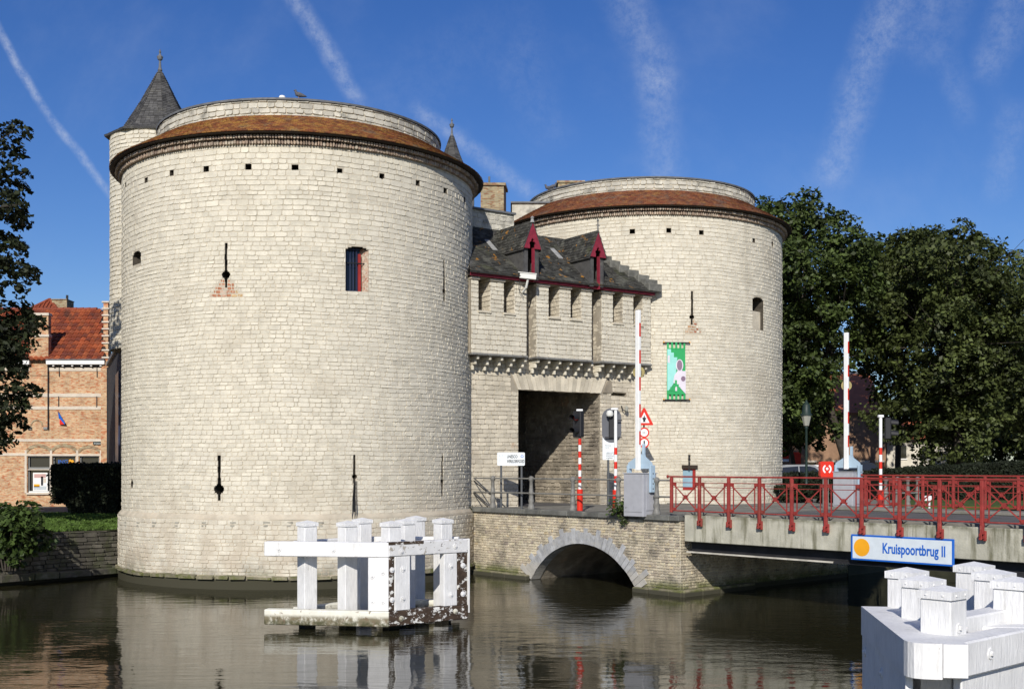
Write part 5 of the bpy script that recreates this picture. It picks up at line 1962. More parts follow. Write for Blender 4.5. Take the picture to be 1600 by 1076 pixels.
# ---------------------------------------------------------------- lift barriers
def barrier(label, x, y, z0, top, seed):
    t = thing('lift_barrier', label, 'barrier', (x, y, z0), 'raised lift barriers')
    F = Frame((x, y, 0), NB, UB)
    MB().cham(F, -.46, .38, -.36, .28, z0, z0 + 1.36, .015).build('cabinet', 'cabinet_grey', t)
    o = MB().box(F, -.48, .40, -.38, .30, z0 + 1.362, z0 + 1.39).build('lid', 'cabinet_grey', t)
    MB().cham(F, .383, .40, -.22, .22, z0 + .2, z0 + 1.25, .004).build('door', 'cabinet_grey', t)
    MB().cham(F, -.40, .32, -.375, -.363, z0 + .15, z0 + 1.2, .004).build('door', 'cabinet_grey', t)
    zc = z0 + 1.39
    yk = MB()
    # yoke: crosshead with two legs straddling the cabinet
    yk.cham(F, -.56, -.482, -.12, .06, zc - .30, zc + .24, .01)
    yk.cham(F, .42, .50, -.14, .08, zc - .62, zc + .24, .01)
    yk.prism(F, [(-.56, zc + .20), (-.52, zc + .32), (-.12, zc + .54), (-.03, zc + .60), (.16, zc + .60), (.20, zc + .50), (.46, zc + .32), (.50, zc + .20), (.42, zc + .13), (-.48, zc + .13)], -.08, -.02)
    yk.cham(F, .08, .17, -.09, -.01, zc + .58, zc + .92, .008)
    ybm = yk.build('yoke', 'yoke_blue', t)
    for k in range(4):
        MB().cyl(F(.50, -.03, zc - .5 + k * .16), F(.515, -.03, zc - .5 + k * .16), .02, n=8).build('bolt', 'pole_dark', ybm)
    # arm, standing upright: smooth white front, red bands on its edge
    arm = MB().cham(F, -.12, .05, -.19, -.085, zc + .08, top, .015).build('arm', 'signal_white', t)
    zz = zc + .9
    k = 0
    while zz < top - .1:
        MB().box(F, .052, .060, -.185, -.115, zz, min(zz + .42, top - .02)).build('band', 'signal_red' if k % 2 == 0 else 'signal_white', arm)
        zz += .43
        k += 1
    zd = z0 + 1.39 + (top - zc) * .62
    m = MB()
    m.cyl(F(-.10, -.03, zd), F(-.08, -.06, zd), .19, n=28)
    d = m.build('disc', 'sign_yellow', t)
    m = MB()
    m.box(F, -.06, .04, -.084, -.062, zd - .05, zd + .05)
    m.build('clamp', 'pole_dark', d)
    return t


p = br(-1.40, 0, -.10)
barrier('raised barrier with pale blue yoke standing by the arch railing before the gate', p.x, p.y, 2.40, Z_at(485, p.y), 1)
p = at(1327, 790, 42.0)
b2 = barrier('raised barrier with grey cabinet beyond the bridge roadway, in front of the trees', p.x, p.y, 2.42, Z_at(520, 42), 2)


# ---------------------------------------------------------------- traffic signals and poles
def striped_pole(t, x, y, z0, zs, r, thick_base=True):
    """zs: list of (z_top, material) from the ground up"""
    a = z0
    for k, (b, mat) in enumerate(zs):
        rr = r * 1.9 if (k == 0 and thick_base) else r
        MB().cyl((x, y, a), (x, y, b), rr, n=12).build('pole_band', mat, t, smooth=True)
        a = b


def bands(za, zb, n, first='signal_white'):
    other = 'signal_red' if first == 'signal_white' else 'signal_white'
    return [(za + (zb - za) * (k + 1) / n, first if k % 2 == 0 else other) for k in range(n)]


def signal_head(t, F, z0, z1, lamps, w=.34):
    h = MB().cham(F, -w / 2, w / 2, 0, .22, z0, z1, .03).build('signal_head', 'black_plastic', t)
    n_ = len(lamps)
    for k, mt in enumerate(lamps):
        zc = z1 - (z1 - z0) * (k + .5) / n_
        m = MB()
        m.cyl(F(0, -.002, zc), F(0, -.03, zc), .11, .10, n=18)
        m.build('lens', mt, h)
        v = MB()
        P = []
        nn = 12
        for i in range(nn + 1):
            a = math.pi * (-.12 + 1.24 * i / nn)
            P.append((.135 * math.cos(a), .135 * math.sin(a)))
        for i in range(nn):
            (a, c), (a2, c2) = P[i], P[i + 1]
            v.add([F(a, 0, zc + c), F(a2, 0, zc + c2), F(a2 * .95, -.26, zc + c2 * .9 - .02), F(a * .95, -.26, zc + c * .9 - .02)], [(0, 1, 2, 3)])
        v.build('visor', 'black_plastic', h)
    return h


p = br(br_t(906, -.55), 0, -.55)
t = thing('traffic_signal', 'two lamp traffic signal showing red on a striped pole before the dark archway', 'traffic light', (p.x, p.y, 2.45), 'canal bridge signals')
zb = 2.45
zpb = Z_at(685, p.y)
striped_pole(t, p.x, p.y, zb, [(Z_at(764, p.y), 'signal_red')] + bands(Z_at(764, p.y), zpb, 8, 'signal_white') + [(Z_at(684, p.y), 'pole_dark')], .055)
MB().cyl((p.x, p.y, Z_at(684, p.y)), (p.x, p.y, Z_at(641, p.y)), .045, n=10).build('pole_top', 'pole_dark', t)
MB().cham(Frame((p.x, p.y, 0), (1, 0), (0, 1)), -.12, .10, -.05, .05, Z_at(642, p.y), Z_at(639, p.y), .01).build('pole_cap', 'signal_white', t)
SF = yaw_frame(p.x - .12, p.y - .02, 0, math.radians(-42))
signal_head(t, SF, Z_at(683, p.y), Z_at(642, p.y), ['lens_red', 'lens_dark'], w=.36)

p = br(br_t(962, -.5), 0, -.5)
t = thing('traffic_signal', 'oval grey backed signal seen from behind on a red and white pole', 'traffic light', (p.x, p.y, 2.45), 'canal bridge signals')
striped_pole(t, p.x, p.y, 2.45, [(Z_at(765, p.y), 'signal_red')] + bands(Z_at(765, p.y), Z_at(688, p.y), 7, 'signal_white') + [(Z_at(640, p.y), 'signal_white')], .055)
OF = Frame((p.x, p.y, 0), (1, 0), (0, 1))
zc, hw, hh = Z_at(664, p.y), .325, .58
ov = []
for i in range(32):
    a = 2 * math.pi * i / 32
    ov.append((-.12 + hw * math.cos(a), zc + (hh - hw) * (1 if math.sin(a) > 0 else -1) + hw * math.sin(a)))
MB().prism(OF, ov, .16, .185).build('backboard', 'sign_grey', t)
MB().cham(OF, -.22, -.03, .05, .158, zc - .42, zc + .40, .02).build('signal_head', 'black_plastic', t)
m = MB()
q = OF(-.20, -.04, zc + .38)
m.lathe((q.x, q.y), [(.02, q.z - .12), (.10, q.z - .08), (.125, q.z), (.09, q.z + .09), (.01, q.z + .12)], 14)
m.build('bell', 'cctv_white', t, smooth=True)
MB().cham(OF, -.16, .08, -.08, .08, zc + .50, zc + .57, .02).build('pole_cap', 'signal_white', t)
MB().box(OF, .0, .22, .02, .05, zc + .14, zc + .18).build('bracket', 'black_plastic', t)
MB().box(OF, -.35, .22, .06, .09, zc - .42, zc - .385).build('bracket', 'black_plastic', t)

p = at(1376, 790, 42.3)
t = thing('traffic_signal', 'black traffic signal turned away on a striped pole beyond the bridge, before the trees', 'traffic light', (p.x, p.y, 2.42), 'canal bridge signals')
striped_pole(t, p.x, p.y, 2.42, [(Z_at(765, p.y), 'signal_red')] + bands(Z_at(765, p.y), Z_at(688, p.y), 7, 'signal_white') + [(Z_at(650, p.y), 'signal_white')], .06)
MB().cham(Frame((p.x, p.y, 0), (1, 0), (0, 1)), -.10, .10, -.08, .08, Z_at(652, p.y), Z_at(648, p.y), .015).build('pole_cap', 'signal_white', t)
SF = yaw_frame(p.x + .40, p.y + .05, 0, math.radians(75))
signal_head(t, SF, Z_at(686, p.y), Z_at(652, p.y), ['lens_dark', 'lens_dark'], w=.4)
MB().box(Frame((p.x, p.y, 0), (1, 0), (0, 1)), .05, .3, -.02, .02, Z_at(680, p.y), Z_at(677, p.y)).build('bracket', 'black_plastic', t)


# ---------------------------------------------------------------- signs
def rounded_rect(x0, x1, z0, z1, r, n=5):
    P = []
    for (cx, cz, a0) in ((x1 - r, z0 + r, -90), (x1 - r, z1 - r, 0), (x0 + r, z1 - r, 90), (x0 + r, z0 + r, 180)):
        for i in range(n + 1):
            a = math.radians(a0 + 90 * i / n)
            P.append((cx + r * math.cos(a), cz + r * math.sin(a)))
    return P


Yu = 42.1
t = thing('heritage_sign', 'white heritage sign with dark lettering on two grey posts left of the archway', 'sign', (X_at(799, Yu), Yu, 2.45))
SFm = Frame((0, Yu, 0), (1, 0), (0, 1))
MB().prism(SFm, rounded_rect(X_at(777, Yu), X_at(820, Yu), Z_at(727, Yu), Z_at(706.5, Yu), .04), -.02, .02).build('panel', 'sign_white', t)
for px in (783, 815):
    MB().cyl((X_at(px, Yu), Yu + .06, 2.44), (X_at(px, Yu), Yu + .06, Z_at(710, Yu)), .04, n=10).build('post', 'pole_dark', t, smooth=True)
text('lettering', 'UNESCO', SFm, X_at(792, Yu), -.0225, Z_at(715.2, Yu), .16, 'print_black', t, xscale=.62, bold=.004)
text('lettering', 'WERELDERFGOED', SFm, X_at(792, Yu), -.0225, Z_at(722.6, Yu), .16, 'print_black', t, xscale=.49, bold=.004)
for k, (ch_, px, py) in enumerate((('A', 779.5, 713), ('X', 784, 713), ('K', 788, 713), ('D', 779.5, 720), ('G', 784, 720), ('L', 788, 720))):
    text('emblem', ch_, SFm, X_at(px, Yu), -.0225, Z_at(py, Yu), .11, 'print_grey', t, xscale=.8)
m = MB()
for i in range(16):
    a, b = 2 * math.pi * i / 16, 2 * math.pi * (i + 1) / 16
    cxx, czz = X_at(815.7, Yu), Z_at(712.6, Yu)
    m.add([SFm(cxx + rr_ * math.cos(q), -.0235, czz + rr_ * math.sin(q)) for (rr_, q) in ((.035, a), (.055, a), (.055, b), (.035, b))], [(0, 1, 2, 3)])
m.build('emblem', 'sign_blue', t)

Yi = 43.6
t = thing('information_board', 'pale information board half hidden behind the oval signal', 'sign', (X_at(951, Yi), Yi, 2.45))
IF = Frame((0, Yi, 0), (1, 0), (0, 1))
MB().prism(IF, rounded_rect(X_at(941.5, Yi), X_at(963, Yi), Z_at(718, Yi), Z_at(664, Yi), .03), -.02, .02).build('panel', 'sign_white', t)
MB().cyl((X_at(950.5, Yi), Yi + .05, 2.44), (X_at(950.5, Yi), Yi + .05, Z_at(700, Yi)), .045, n=10).build('post', 'pole_dark', t, smooth=True)
for k, (py, s_) in enumerate(((696.5, 'De Kruis'), (699.7, 'via de'), (707.6, 'uitgezonderd'), (710.4, 'bewoners en'), (713.2, 'leveranciers'), (716, 'toegelaten'))):
    text('lettering', s_, IF, X_at(945.5 if k < 2 else 947, Yi), -.0225, Z_at(py, Yi), .07, 'print_black', t, xscale=.85)

# cluster of road signs by the right tower
Ys = 45.0
xs = X_at(1006.5, Ys)
t = thing('road_sign', 'red edged triangle and two round road signs on one post beside the near barrier', 'sign', (xs, Ys, 2.45))
RF = Frame((xs, Ys, 0), (1, .1), (-.1, 1))
MB().cyl((xs, Ys + .08, 2.44), (xs, Ys + .08, Z_at(640, Ys)), .04, n=10).build('post', 'pole_dark', t, smooth=True)
za, zt = Z_at(664, Ys), Z_at(637, Ys)
MB().prism(RF, [(-.34, za), (.34, za), (.36, za + .04), (.03, zt), (-.03, zt), (-.36, za + .04)], -.01, .02).build('triangle_plate', 'signal_red', t)
MB().prism(RF, [(-.21, za + .09), (.21, za + .09), (0, zt - .17)], -.014, -.0105).build('triangle_face', 'signal_white', t)
MB().prism(RF, [(-.05, za + .13), (.05, za + .13), (.04, za + .20), (.09, za + .28), (.03, za + .30), (.0, za + .42), (-.03, za + .30), (-.09, za + .28), (-.04, za + .20)], -.018, -.0145).build('emblem', 'print_black', t)
for (py, sym) in ((675.5, '10 t'), (691.5, '')):
    zc = Z_at(py, Ys)
    m = MB()
    m.cyl(RF(0, .02, zc), RF(0, -.01, zc), .205, n=28)
    pl = m.build('round_plate', 'signal_red', t)
    m = MB()
    m.cyl(RF(0, -.0105, zc), RF(0, -.014, zc), .15, n=28)
    m.build('round_face', 'signal_white', pl)
    if sym:
        text('lettering', sym, RF, 0, -.0155, zc - .04, .12, 'print_black', pl, align='CENTER', xscale=.9)
    else:
        MB().prism(RF, [(-.015, zc - .1), (.015, zc - .1), (.03, zc + .03), (.015, zc + .1), (-.02, zc + .1), (-.03, zc + .02)], -.018, -.0145).build('emblem', 'print_black', pl)
# small lamp bracket on the wall above the oval signal
Yl = gate(gate_s(975, .15), 0, .15).y
t = thing('wall_lamp', 'small dark bracket lamp on the gate wall above the oval signal', 'lamp', tuple(at(975, 640, Yl)))
m = MB()
c = at(979, 638, Yl)
m.lathe((c.x, c.y), [(.02, c.z - .14), (.07, c.z - .08), (.08, c.z + .05), (.02, c.z + .12)], 10)
m.build('lantern', 'lamp_glass', t)
MB().tube([at(971, 634, Yl + .1), at(973, 640, Yl), at(979, 642, Yl)], .025, n=6).build('bracket', 'black_plastic', t)

# ---------------------------------------------------------------- banner on the right tower
s0, z1 = cyl_hit(TR, R_T, 1040, 534)
s1, _ = cyl_hit(TR, R_T, 1071, 534)
_, z0 = cyl_hit(TR, R_T, 1055, 624)
t = thing('banner', 'green and turquoise cloth banner with stepped pattern hung on the right tower', 'banner', tuple(upR((s0 + s1) / 2, (z0 + z1) / 2, .1)))
W, H = s1 - s0, z1 - z0
def bz(u, v, d=0.0):
    s = s0 + W * u
    return upR(s, z0 + H * v, .10 + d + .012 * math.sin(v * 9) * math.sin(u * 5))
for v in (-.005, .99):
    MB().cyl(bz(-.15, v) , bz(1.18, v), .028, n=8).build('rod', 'black_steel', t)
    for u in (-.13, 1.15):
        MB().cyl(bz(u, v + .008), bz(u + .05, v + .008), .034, n=8).build('rod_tip', 'sign_orange', t)
def cloth(name, mat, poly, d, parent=t):
    """poly cut into a fine strip grid so that it follows the cloth"""
    m = MB()
    m.add([bz(u, v, d) for u, v in poly] + [bz(u, v, d - .006) for u, v in poly],
          [tuple(range(len(poly))), tuple(range(2 * len(poly) - 1, len(poly) - 1, -1))] + [(i, (i + 1) % len(poly), (i + 1) % len(poly) + len(poly), i + len(poly)) for i in range(len(poly))])
    return m.build(name, mat, parent)
for k in range(5):
    u = .04 + k * .205
    cloth('loop', 'banner_green', [(u, .88), (u + .10, .88), (u + .10, 1.0), (u, 1.0)], 0)
    cloth('loop', 'banner_green', [(u, -.01), (u + .11, -.01), (u + .11, .10), (u, .10)], 0)
main = cloth('cloth', 'banner_green', [(.04, .09), (.97, .09), (.95, .9), (.04, .9)], .001)
cloth('stepped_field', 'banner_turquoise', [(.06, .13), (.22, .2), (.4, .3), (.5, .5), (.55, .74), (.38, .74), (.38, .82), (.24, .82), (.24, .88), (.06, .88)], .010, main)
cloth('pale_field', 'banner_lilac', [(.35, .3), (.60, .24), (.97, .10), (.97, .50), (.8, .5), (.75, .55), (.55, .50), (.40, .42)], .018, main)
cloth('pale_patch', 'banner_lilac', [(.07, .64), (.18, .64), (.18, .77), (.07, .77)], .018, main)
ell = lambda cu, cv, ru, rv: [(cu + ru * math.cos(2 * math.pi * i / 20), cv + rv * math.sin(2 * math.pi * i / 20)) for i in range(20)]
cloth('oval', 'banner_lilac', ell(.66, .60, .18, .105), .024, main)
cloth('oval', 'banner_mauve', ell(.66, .60, .13, .09), .030, main)
cloth('oval', 'banner_mauve', ell(.84, .365, .11, .045), .030, main)
cloth('stepped_gable', 'banner_green', [(.05, .09), (.92, .09), (.80, .16), (.70, .16), (.70, .22), (.62, .22), (.62, .27), (.53, .27), (.53, .34), (.43, .34), (.43, .27), (.33, .27), (.33, .22), (.2, .22), (.2, .16), (.05, .16)], .026, main)
cloth('pale_slot', 'banner_lilac', [(.44, .15), (.53, .15), (.53, .21), (.485, .23), (.44, .21)], .032, main)

# ---------------------------------------------------------------- lifebuoy box, street lamp, white stand
Yb = 42.6
t = thing('lifebuoy_box', 'bright red lifebuoy box with white ring symbol on a post behind the railing', 'lifebuoy box', (X_at(1291, Yb), Yb, 2.42))
LF = yaw_frame(X_at(1291, Yb), Yb, 0, math.radians(8))
z0, z1 = Z_at(745, Yb), Z_at(720.5, Yb)
hw = .26
MB().prism(LF, rounded_rect(-hw, hw, z0, z1, .07), -.08, .10).build('box', 'signal_red', t, smooth=True)
zc = (z0 + z1) / 2 + .01
m = MB()
for (a0, a1) in ((-62, 62), (118, 242)):
    for i in range(10):
        a, b = math.radians(a0 + (a1 - a0) * i / 10), math.radians(a0 + (a1 - a0) * (i + 1) / 10)
        m.add([LF(rr_ * math.cos(q), -.084, zc + rr_ * math.sin(q)) for (rr_, q) in ((.115, a), (.175, a), (.175, b), (.115, b))], [(0, 1, 2, 3)])
m.cyl(LF(0, -.081, zc + .01), LF(0, -.085, zc + .01), .05, n=12)
m.build('emblem', 'signal_white', t)
for dx in (-.10, .10):
    MB().cyl(LF(dx, .05, 2.4), LF(dx, .05, z0 + .05), .022, n=8).build('post', 'iron_grey', t)

Yl = 53.0
x = X_at(1260, Yl)
t = thing('street_lamp', 'dark green street lamp with tapered lantern standing before the trees', 'street lamp', (x, Yl, 2.42))
zt = Z_at(628, Yl)
m = MB()
m.lathe((x, Yl), [(.14, 2.40), (.14, 2.9), (.09, 3.0), (.06, 3.4), (.055, zt - 1.25), (.09, zt - 1.2), (.05, zt - 1.12)], 10)
m.build('pole', 'lamp_green', t, smooth=True)
MB().lathe((x, Yl), [(.12, zt - 1.1), (.24, zt - .62), (.22, zt - .60)], 8).build('lantern_glass', 'lamp_glass', t)
MB().lathe((x, Yl), [(.28, zt - .62), (.26, zt - .57), (.20, zt - .5), (.17, zt - .12), (.10, zt - .06), (.05, zt + .05), (.01, zt + .12)], 10).build('lantern_roof', 'lamp_green', t, smooth=True)

Yw = 42.0
t = thing('white_stand', 'small white panel on short legs behind the far railing', 'stand', (X_at(1449, Yw), Yw, 2.42))
WFm = yaw_frame(X_at(1449, Yw), Yw, 0, math.radians(20))
MB().prism(WFm, rounded_rect(-.2, .18, Z_at(786, Yw) + .1, Z_at(774, Yw), .03), -.02, .03).build('panel', 'signal_white', t)
for dx in (-.15, .13):
    MB().box(WFm, dx - .03, dx + .03, .032, .07, 2.41, Z_at(776, Yw)).build('leg', 'signal_white', t)

# birds on the parapets
def pigeon(label, px, py, Y, face):
    c = at(px, py, Y)
    t = thing('pigeon', label, 'pigeon', tuple(c), 'pigeons on the tower parapets')
    d = Vector((math.cos(face), math.sin(face), 0))
    m = MB()
    pts = [c + ZV * .10 - d * .24, c + ZV * .13 - d * .12, c + ZV * .16, c + ZV * .19 + d * .09, c + ZV * .25 + d * .12, c + ZV * .31 + d * .14, c + ZV * .31 + d * .20]
    m.tube(pts, [.015, .055, .085, .075, .045, .045, .008], n=10)
    m.build('body', 'pigeon', t, smooth='all')
    for s in (-1, 1):
        sd = Vector((-d.y, d.x, 0)) * (.03 * s)
        MB().cyl(c + sd + d * .02, c + sd + d * .02 + ZV * .09, .008, n=5).build('leg', 'patch_brick', t)
    return t


Yp = TL.y - 5.0
pigeon('grey pigeon perched on the left tower parapet', 468, Z_at(0, 1) * 0 + (HOR - (16.36 - EYE) / Yp * FPX), Yp, math.pi)
c = Vector((X_at(441, Yp), Yp, 16.36))
m = MB()
m.lathe((c.x, c.y), [(.10, c.z), (.12, c.z + .05), (.09, c.z + .12), (.01, c.z + .15)], 14)
tag(m.build('roof_vent', 'signal_white', None, smooth=True, origin=tuple(c)), 'small white dome on the left tower parapet next to the pigeon', 'vent')
for (px, fc, lb) in ((857, 2.8, 'grey pigeon perched on the right tower parapet edge, nearer the gate'), (864, .3, 'grey pigeon on the right tower parapet, second from the gate')):
    k = (px - 800) / FPX
    s, z = cyl_hit(TR, 5.1, px, 300)
    th = s / 5.1
    P = Vector((TR.x + 5.1 * math.sin(th), TR.y - 5.1 * math.cos(th), 16.35))
    pigeon(lb, px, HOR - (16.35 - EYE) / P.y * FPX, P.y, fc)

# ---------------------------------------------------------------- brick house on the left
YH = 58.0
hx = lambda px: X_at(px, YH)
hz = lambda py: Z_at(py, YH)
hs = thing('brick_house', 'pink brick house with red tiled roof and arched shop windows left of the tower', 'house', (hx(90), YH, 1.95))
HF = Frame((0, YH, 0), (1, 0), (0, 1))
XR, XL = hx(167.5), -32.0
ZE = hz(568)
RY, RZ = 61.6, Z_at(484.5, 61.6)
wins = [(hx(43), hx(78), hz(769), hz(712)), (hx(82), hx(118), hz(769), hz(712)), (hx(124), hx(155), hz(769), hz(712))]
m = MB()
plane_with_holes(m, lambda s, z, d=0: Vector((s, YH - d, z)), XL, XR, 1.7, ZE, wins, .30, ds=2, d=0)
m.add([(XR, YH, 1.7), (X_at(168, YH + 7.2), YH + 7.2, 1.7), (X_at(168, YH + 7.2), YH + 7.2, ZE), (X_at(168, RY), RY, RZ), (XR, YH, ZE)], [(0, 1, 2, 3, 4)])
m.add([(XL, YH + 7.2, 1.7), (X_at(168, YH + 7.2), YH + 7.2, 1.7), (X_at(168, YH + 7.2), YH + 7.2, ZE), (XL, YH + 7.2, ZE)], [(0, 1, 2, 3)])
wall = m.build('wall', 'house_brick', hs)
for (pa, pb, xa, xb) in ((574, 579.5, -20, 167), (614.5, 620, -20, 167), (634.5, 639.5, -20, 167), (685.5, 689.5, 0, 167), (707.5, 711.5, -20, 41)):
    MB().box(HF, hx(xa) if xa > -20 else XL, hx(xb) - .01, -.03, .05, hz(pb), hz(pa)).build('string_course', 'house_trim', wall)
# gutter and cornice
for (a, b) in ((75, 166), (-40, 49)):
    g = MB().cham(HF, hx(a), hx(b), -.28, .0, hz(570), hz(563.5), .02).build('cornice', 'house_white', hs)
    MB().box(HF, hx(a), hx(b), -.30, -.02, hz(563.5), hz(561.5)).build('gutter', 'lead', g)
    MB().box(HF, hx(a), hx(b), -.10, .0, hz(573), hz(570.3)).build('fascia', 'black_plastic', g)
    x = hx(a) + .3
    while x < hx(b):
        MB().box(HF, x, x + .09, -.2, -.102, hz(572.5), hz(570.3)).build('bracket', 'house_white', g)
        x += .48
# tiled roof
m = MB()
m.add([(XL, YH - .25, ZE + .12), (XR, YH - .25, ZE + .12), (X_at(163, RY), RY, RZ), (XL, RY, RZ), (XL, YH + 7.3, ZE), (X_at(163, YH + 7.3), YH + 7.3, ZE)], [(0, 1, 2, 3), (3, 2, 5, 4)])
roof = m.build('roof', 'dark_wood', hs)
e0, e1 = Vector((0, YH - .25, ZE + .14)), Vector((0, RY, RZ + .02))
sl = (e1 - e0)
L_ = sl.length
sd = sl / L_
nr = Vector((0, -sd.z, sd.y))
tl = MB()
r = random.Random(31)
rows = 14
wt = .27
for k in range(rows):
    l0, l1 = L_ * k / rows, L_ * (k + 1.12) / rows
    x = XL + 2.0
    ym = (e0 + sd * (l0 + l1) * .5).y
    while x < X_at(160.5, ym) - .14:
        P = []
        lf = .055 + r.uniform(0, .015)
        for (l, up_) in ((l0, lf), (l1, .004)):
            for i in range(5):
                u = i / 4
                hgt = .065 * math.sin(math.pi * min(1, u * 1.15)) - .012 * u
                P.append(Vector((x + wt * u * .93, 0, 0)) + e0 + sd * l + nr * (up_ + hgt))
        fs = [(i, i + 1, i + 6, i + 5) for i in range(4)]
        o_ = len(P)
        for i in range(5):
            P.append(P[i] - nr * .06)
        fs += [(o_ + i, o_ + i + 1, i + 1, i) for i in range(4)]
        tl.add(P, fs, r.random())
        x += wt
tl.build('roof_tile', 'roof_tile_red', roof, kind='stuff')
for k in range(28):
    x = XL + 2 + k * .36
    if x < X_at(160.5, RY) - .36:
        MB().cyl((x, RY, RZ + .02), (x + .37, RY, RZ + .035), .11, .12, n=8).build('ridge_tile', 'roof_tile_red', roof)
# stepped gable parapet
gp_ = MB()
gp_.box(HF, XR - .28, XR + .02, -.12, .35, 1.7, ZE + .25)
par = gp_.build('gable_parapet', 'house_brick', hs)
for k in range(9):
    y0 = -.15 + k * .47
    z1 = ZE + .25 + k * .42
    xa_, xb_ = X_at(161, YH + y0), X_at(169.5, YH + y0)
    MB().box(HF, xa_ + .02, xb_ - .02, y0 + .001, y0 + .47, ZE - .2, z1).build('step', 'house_brick', par)
    MB().cham(HF, xa_ - .06, xb_ + .05, y0 - .06, y0 + .45, z1 + .002, z1 + .09, .015).build('step_cap', 'house_trim', par)
# tall wall dormer
d = MB().box(HF, hx(46.5), hx(76), -.04, .32, ZE - .6, hz(493)).build('wall_dormer', 'house_brick', hs)
MB().cham(HF, hx(45.5), hx(77.5), -.10, .36, hz(493), hz(489), .01).build('cap', 'house_trim', d)
MB().cham(HF, hx(45.5), hx(77.5), -.09, .34, hz(526.5), hz(522.5), .01).build('band', 'house_trim', d)
MB().box(HF, hx(53), hx(63.5), -.06, -.041, hz(521), hz(512)).build('panel', 'house_brick', d)
# back gable roof and chimney
Yg = 63.5
m = MB()
m.add([(X_at(40, Yg), Yg, Z_at(486, Yg)), (X_at(92, Yg), Yg, Z_at(486, Yg)), (X_at(67.5, Yg), Yg + .9, Z_at(464.5, Yg)), (X_at(67.5, Yg), Yg + 4, Z_at(464.5, Yg)), (X_at(40, Yg), Yg + 4, Z_at(486, Yg)), (X_at(92, Yg), Yg + 4, Z_at(486, Yg))],
      [(0, 1, 2), (0, 2, 3, 4), (2, 1, 5, 3)])
bg_ = m.build('rear_roof', 'roof_tile_red', hs)
m = MB()
for k in range(9):
    f = k / 9
    a = Vector((X_at(40 + 52 * f, Yg), Yg - .02, Z_at(486, Yg)))
    w = 1 - abs(f - .5) * 2
    m.cyl(a, a + Vector((0, .85 * w, (Z_at(464.5, Yg) - Z_at(486, Yg)) * w)), .05, n=5)
m.build('tile_roll', 'roof_tile_red', bg_, kind='stuff')
for s in (0, 1):
    px = 40 if s == 0 else 92
    MB().cyl((X_at(px, Yg), Yg, Z_at(486, Yg)), (X_at(67.5, Yg), Yg + .9, Z_at(464, Yg)), .09, n=8).build('ridge_tile', 'roof_tile_red', bg_)
c = MB().slab([(X_at(81, 64), 64), (X_at(104.5, 64), 64), (X_at(104.5, 64), 65), (X_at(81, 64), 65)], 10, Z_at(468.5, 64)).build('chimney', 'chimney_brick', hs)
MB().slab([(X_at(80, 64), 63.95), (X_at(105, 64), 63.95), (X_at(105, 64), 65.05), (X_at(80, 64), 65.05)], Z_at(468.4, 64), Z_at(467, 64)).build('cap', 'chimney_brick', c)
MB().cyl((X_at(99.5, 64), 64.5, Z_at(467, 64)), (X_at(99.5, 64), 64.5, Z_at(459, 64)), .07, n=8).build('flue', 'black_steel', c)
# shop windows: mullion, transom light, lower light, arched blind heads
for k, (a, b, z0, z1) in enumerate(wins):
    zt = hz(729)
    f = MB()
    for (p, q, u, v) in ((a, a + .06, z0, z1), (b - .06, b, z0, z1), (a + .06, b - .06, z1 - .08, z1), (a + .06, b - .06, zt - .12, zt - .02), (a + .06, b - .06, z0, z0 + .08)):
        f.box(HF, p, q, .10, .20, u, v)
    w = f.build('window', 'frame_grey', hs)
    MB().box(HF, a + .06, b - .06, .19, .21, z0 + .08, zt - .12).build('pane', 'window_glass', w)
    MB().box(HF, a + .06, b - .06, .19, .21, zt - .02, z1 - .08).build('pane', 'window_glass', w)
    MB().box(HF, a - .05, b + .05, -.04, .12, z1 + .001, z1 + .10).build('lintel', 'house_trim', w)
    MB().box(HF, a, b, -.02, .1, zt - .16, zt - .122).build('transom', 'house_trim', w)
    MB().box(HF, a - .04, b + .04, -.10, .28, z0 - .10, z0 - .002).build('sill', 'house_trim', w)
    MB().box(HF, a + .06, b - .06, .02, .09, z0, z0 + .06).build('sill_board', 'house_white', w)
    # arch of trim stones over the brick head
    mid, R = (a + b) / 2, (b - a) / 2 + .02
    zs = z1 + .10
    nst = 9
    for i in range(nst):
        f0, f1 = math.pi * (.14 + .72 * i / nst), math.pi * (.14 + .72 * (i + 1) / nst)
        rx_, rz_ = R, R * .80
        poly = [(mid - rx_ * 1.05 * math.cos(f0), zs - .12 + rz_ * math.sin(f0)), (mid - rx_ * 1.05 * math.cos(f1), zs - .12 + rz_ * math.sin(f1)),
                (mid - rx_ * 1.3 * math.cos(f1), zs - .12 + (rz_ + .16) * math.sin(f1)), (mid - rx_ * 1.3 * math.cos(f0), zs - .12 + (rz_ + .16) * math.sin(f0))]
        MB().prism(HF, poly, -.03, .04, r.random()).build('arch_stone', 'chimney_brick', w)
for px in (40.5, 80, 121, 158):
    MB().box(HF, hx(px - 1.7), hx(px + 1.7), -.035, .09, hz(770), hz(703)).build('mullion', 'house_trim', hs)
MB().box(HF, hx(160), hx(166.5), -.03, .05, hz(745), hz(711)).build('quoin', 'house_trim', hs)
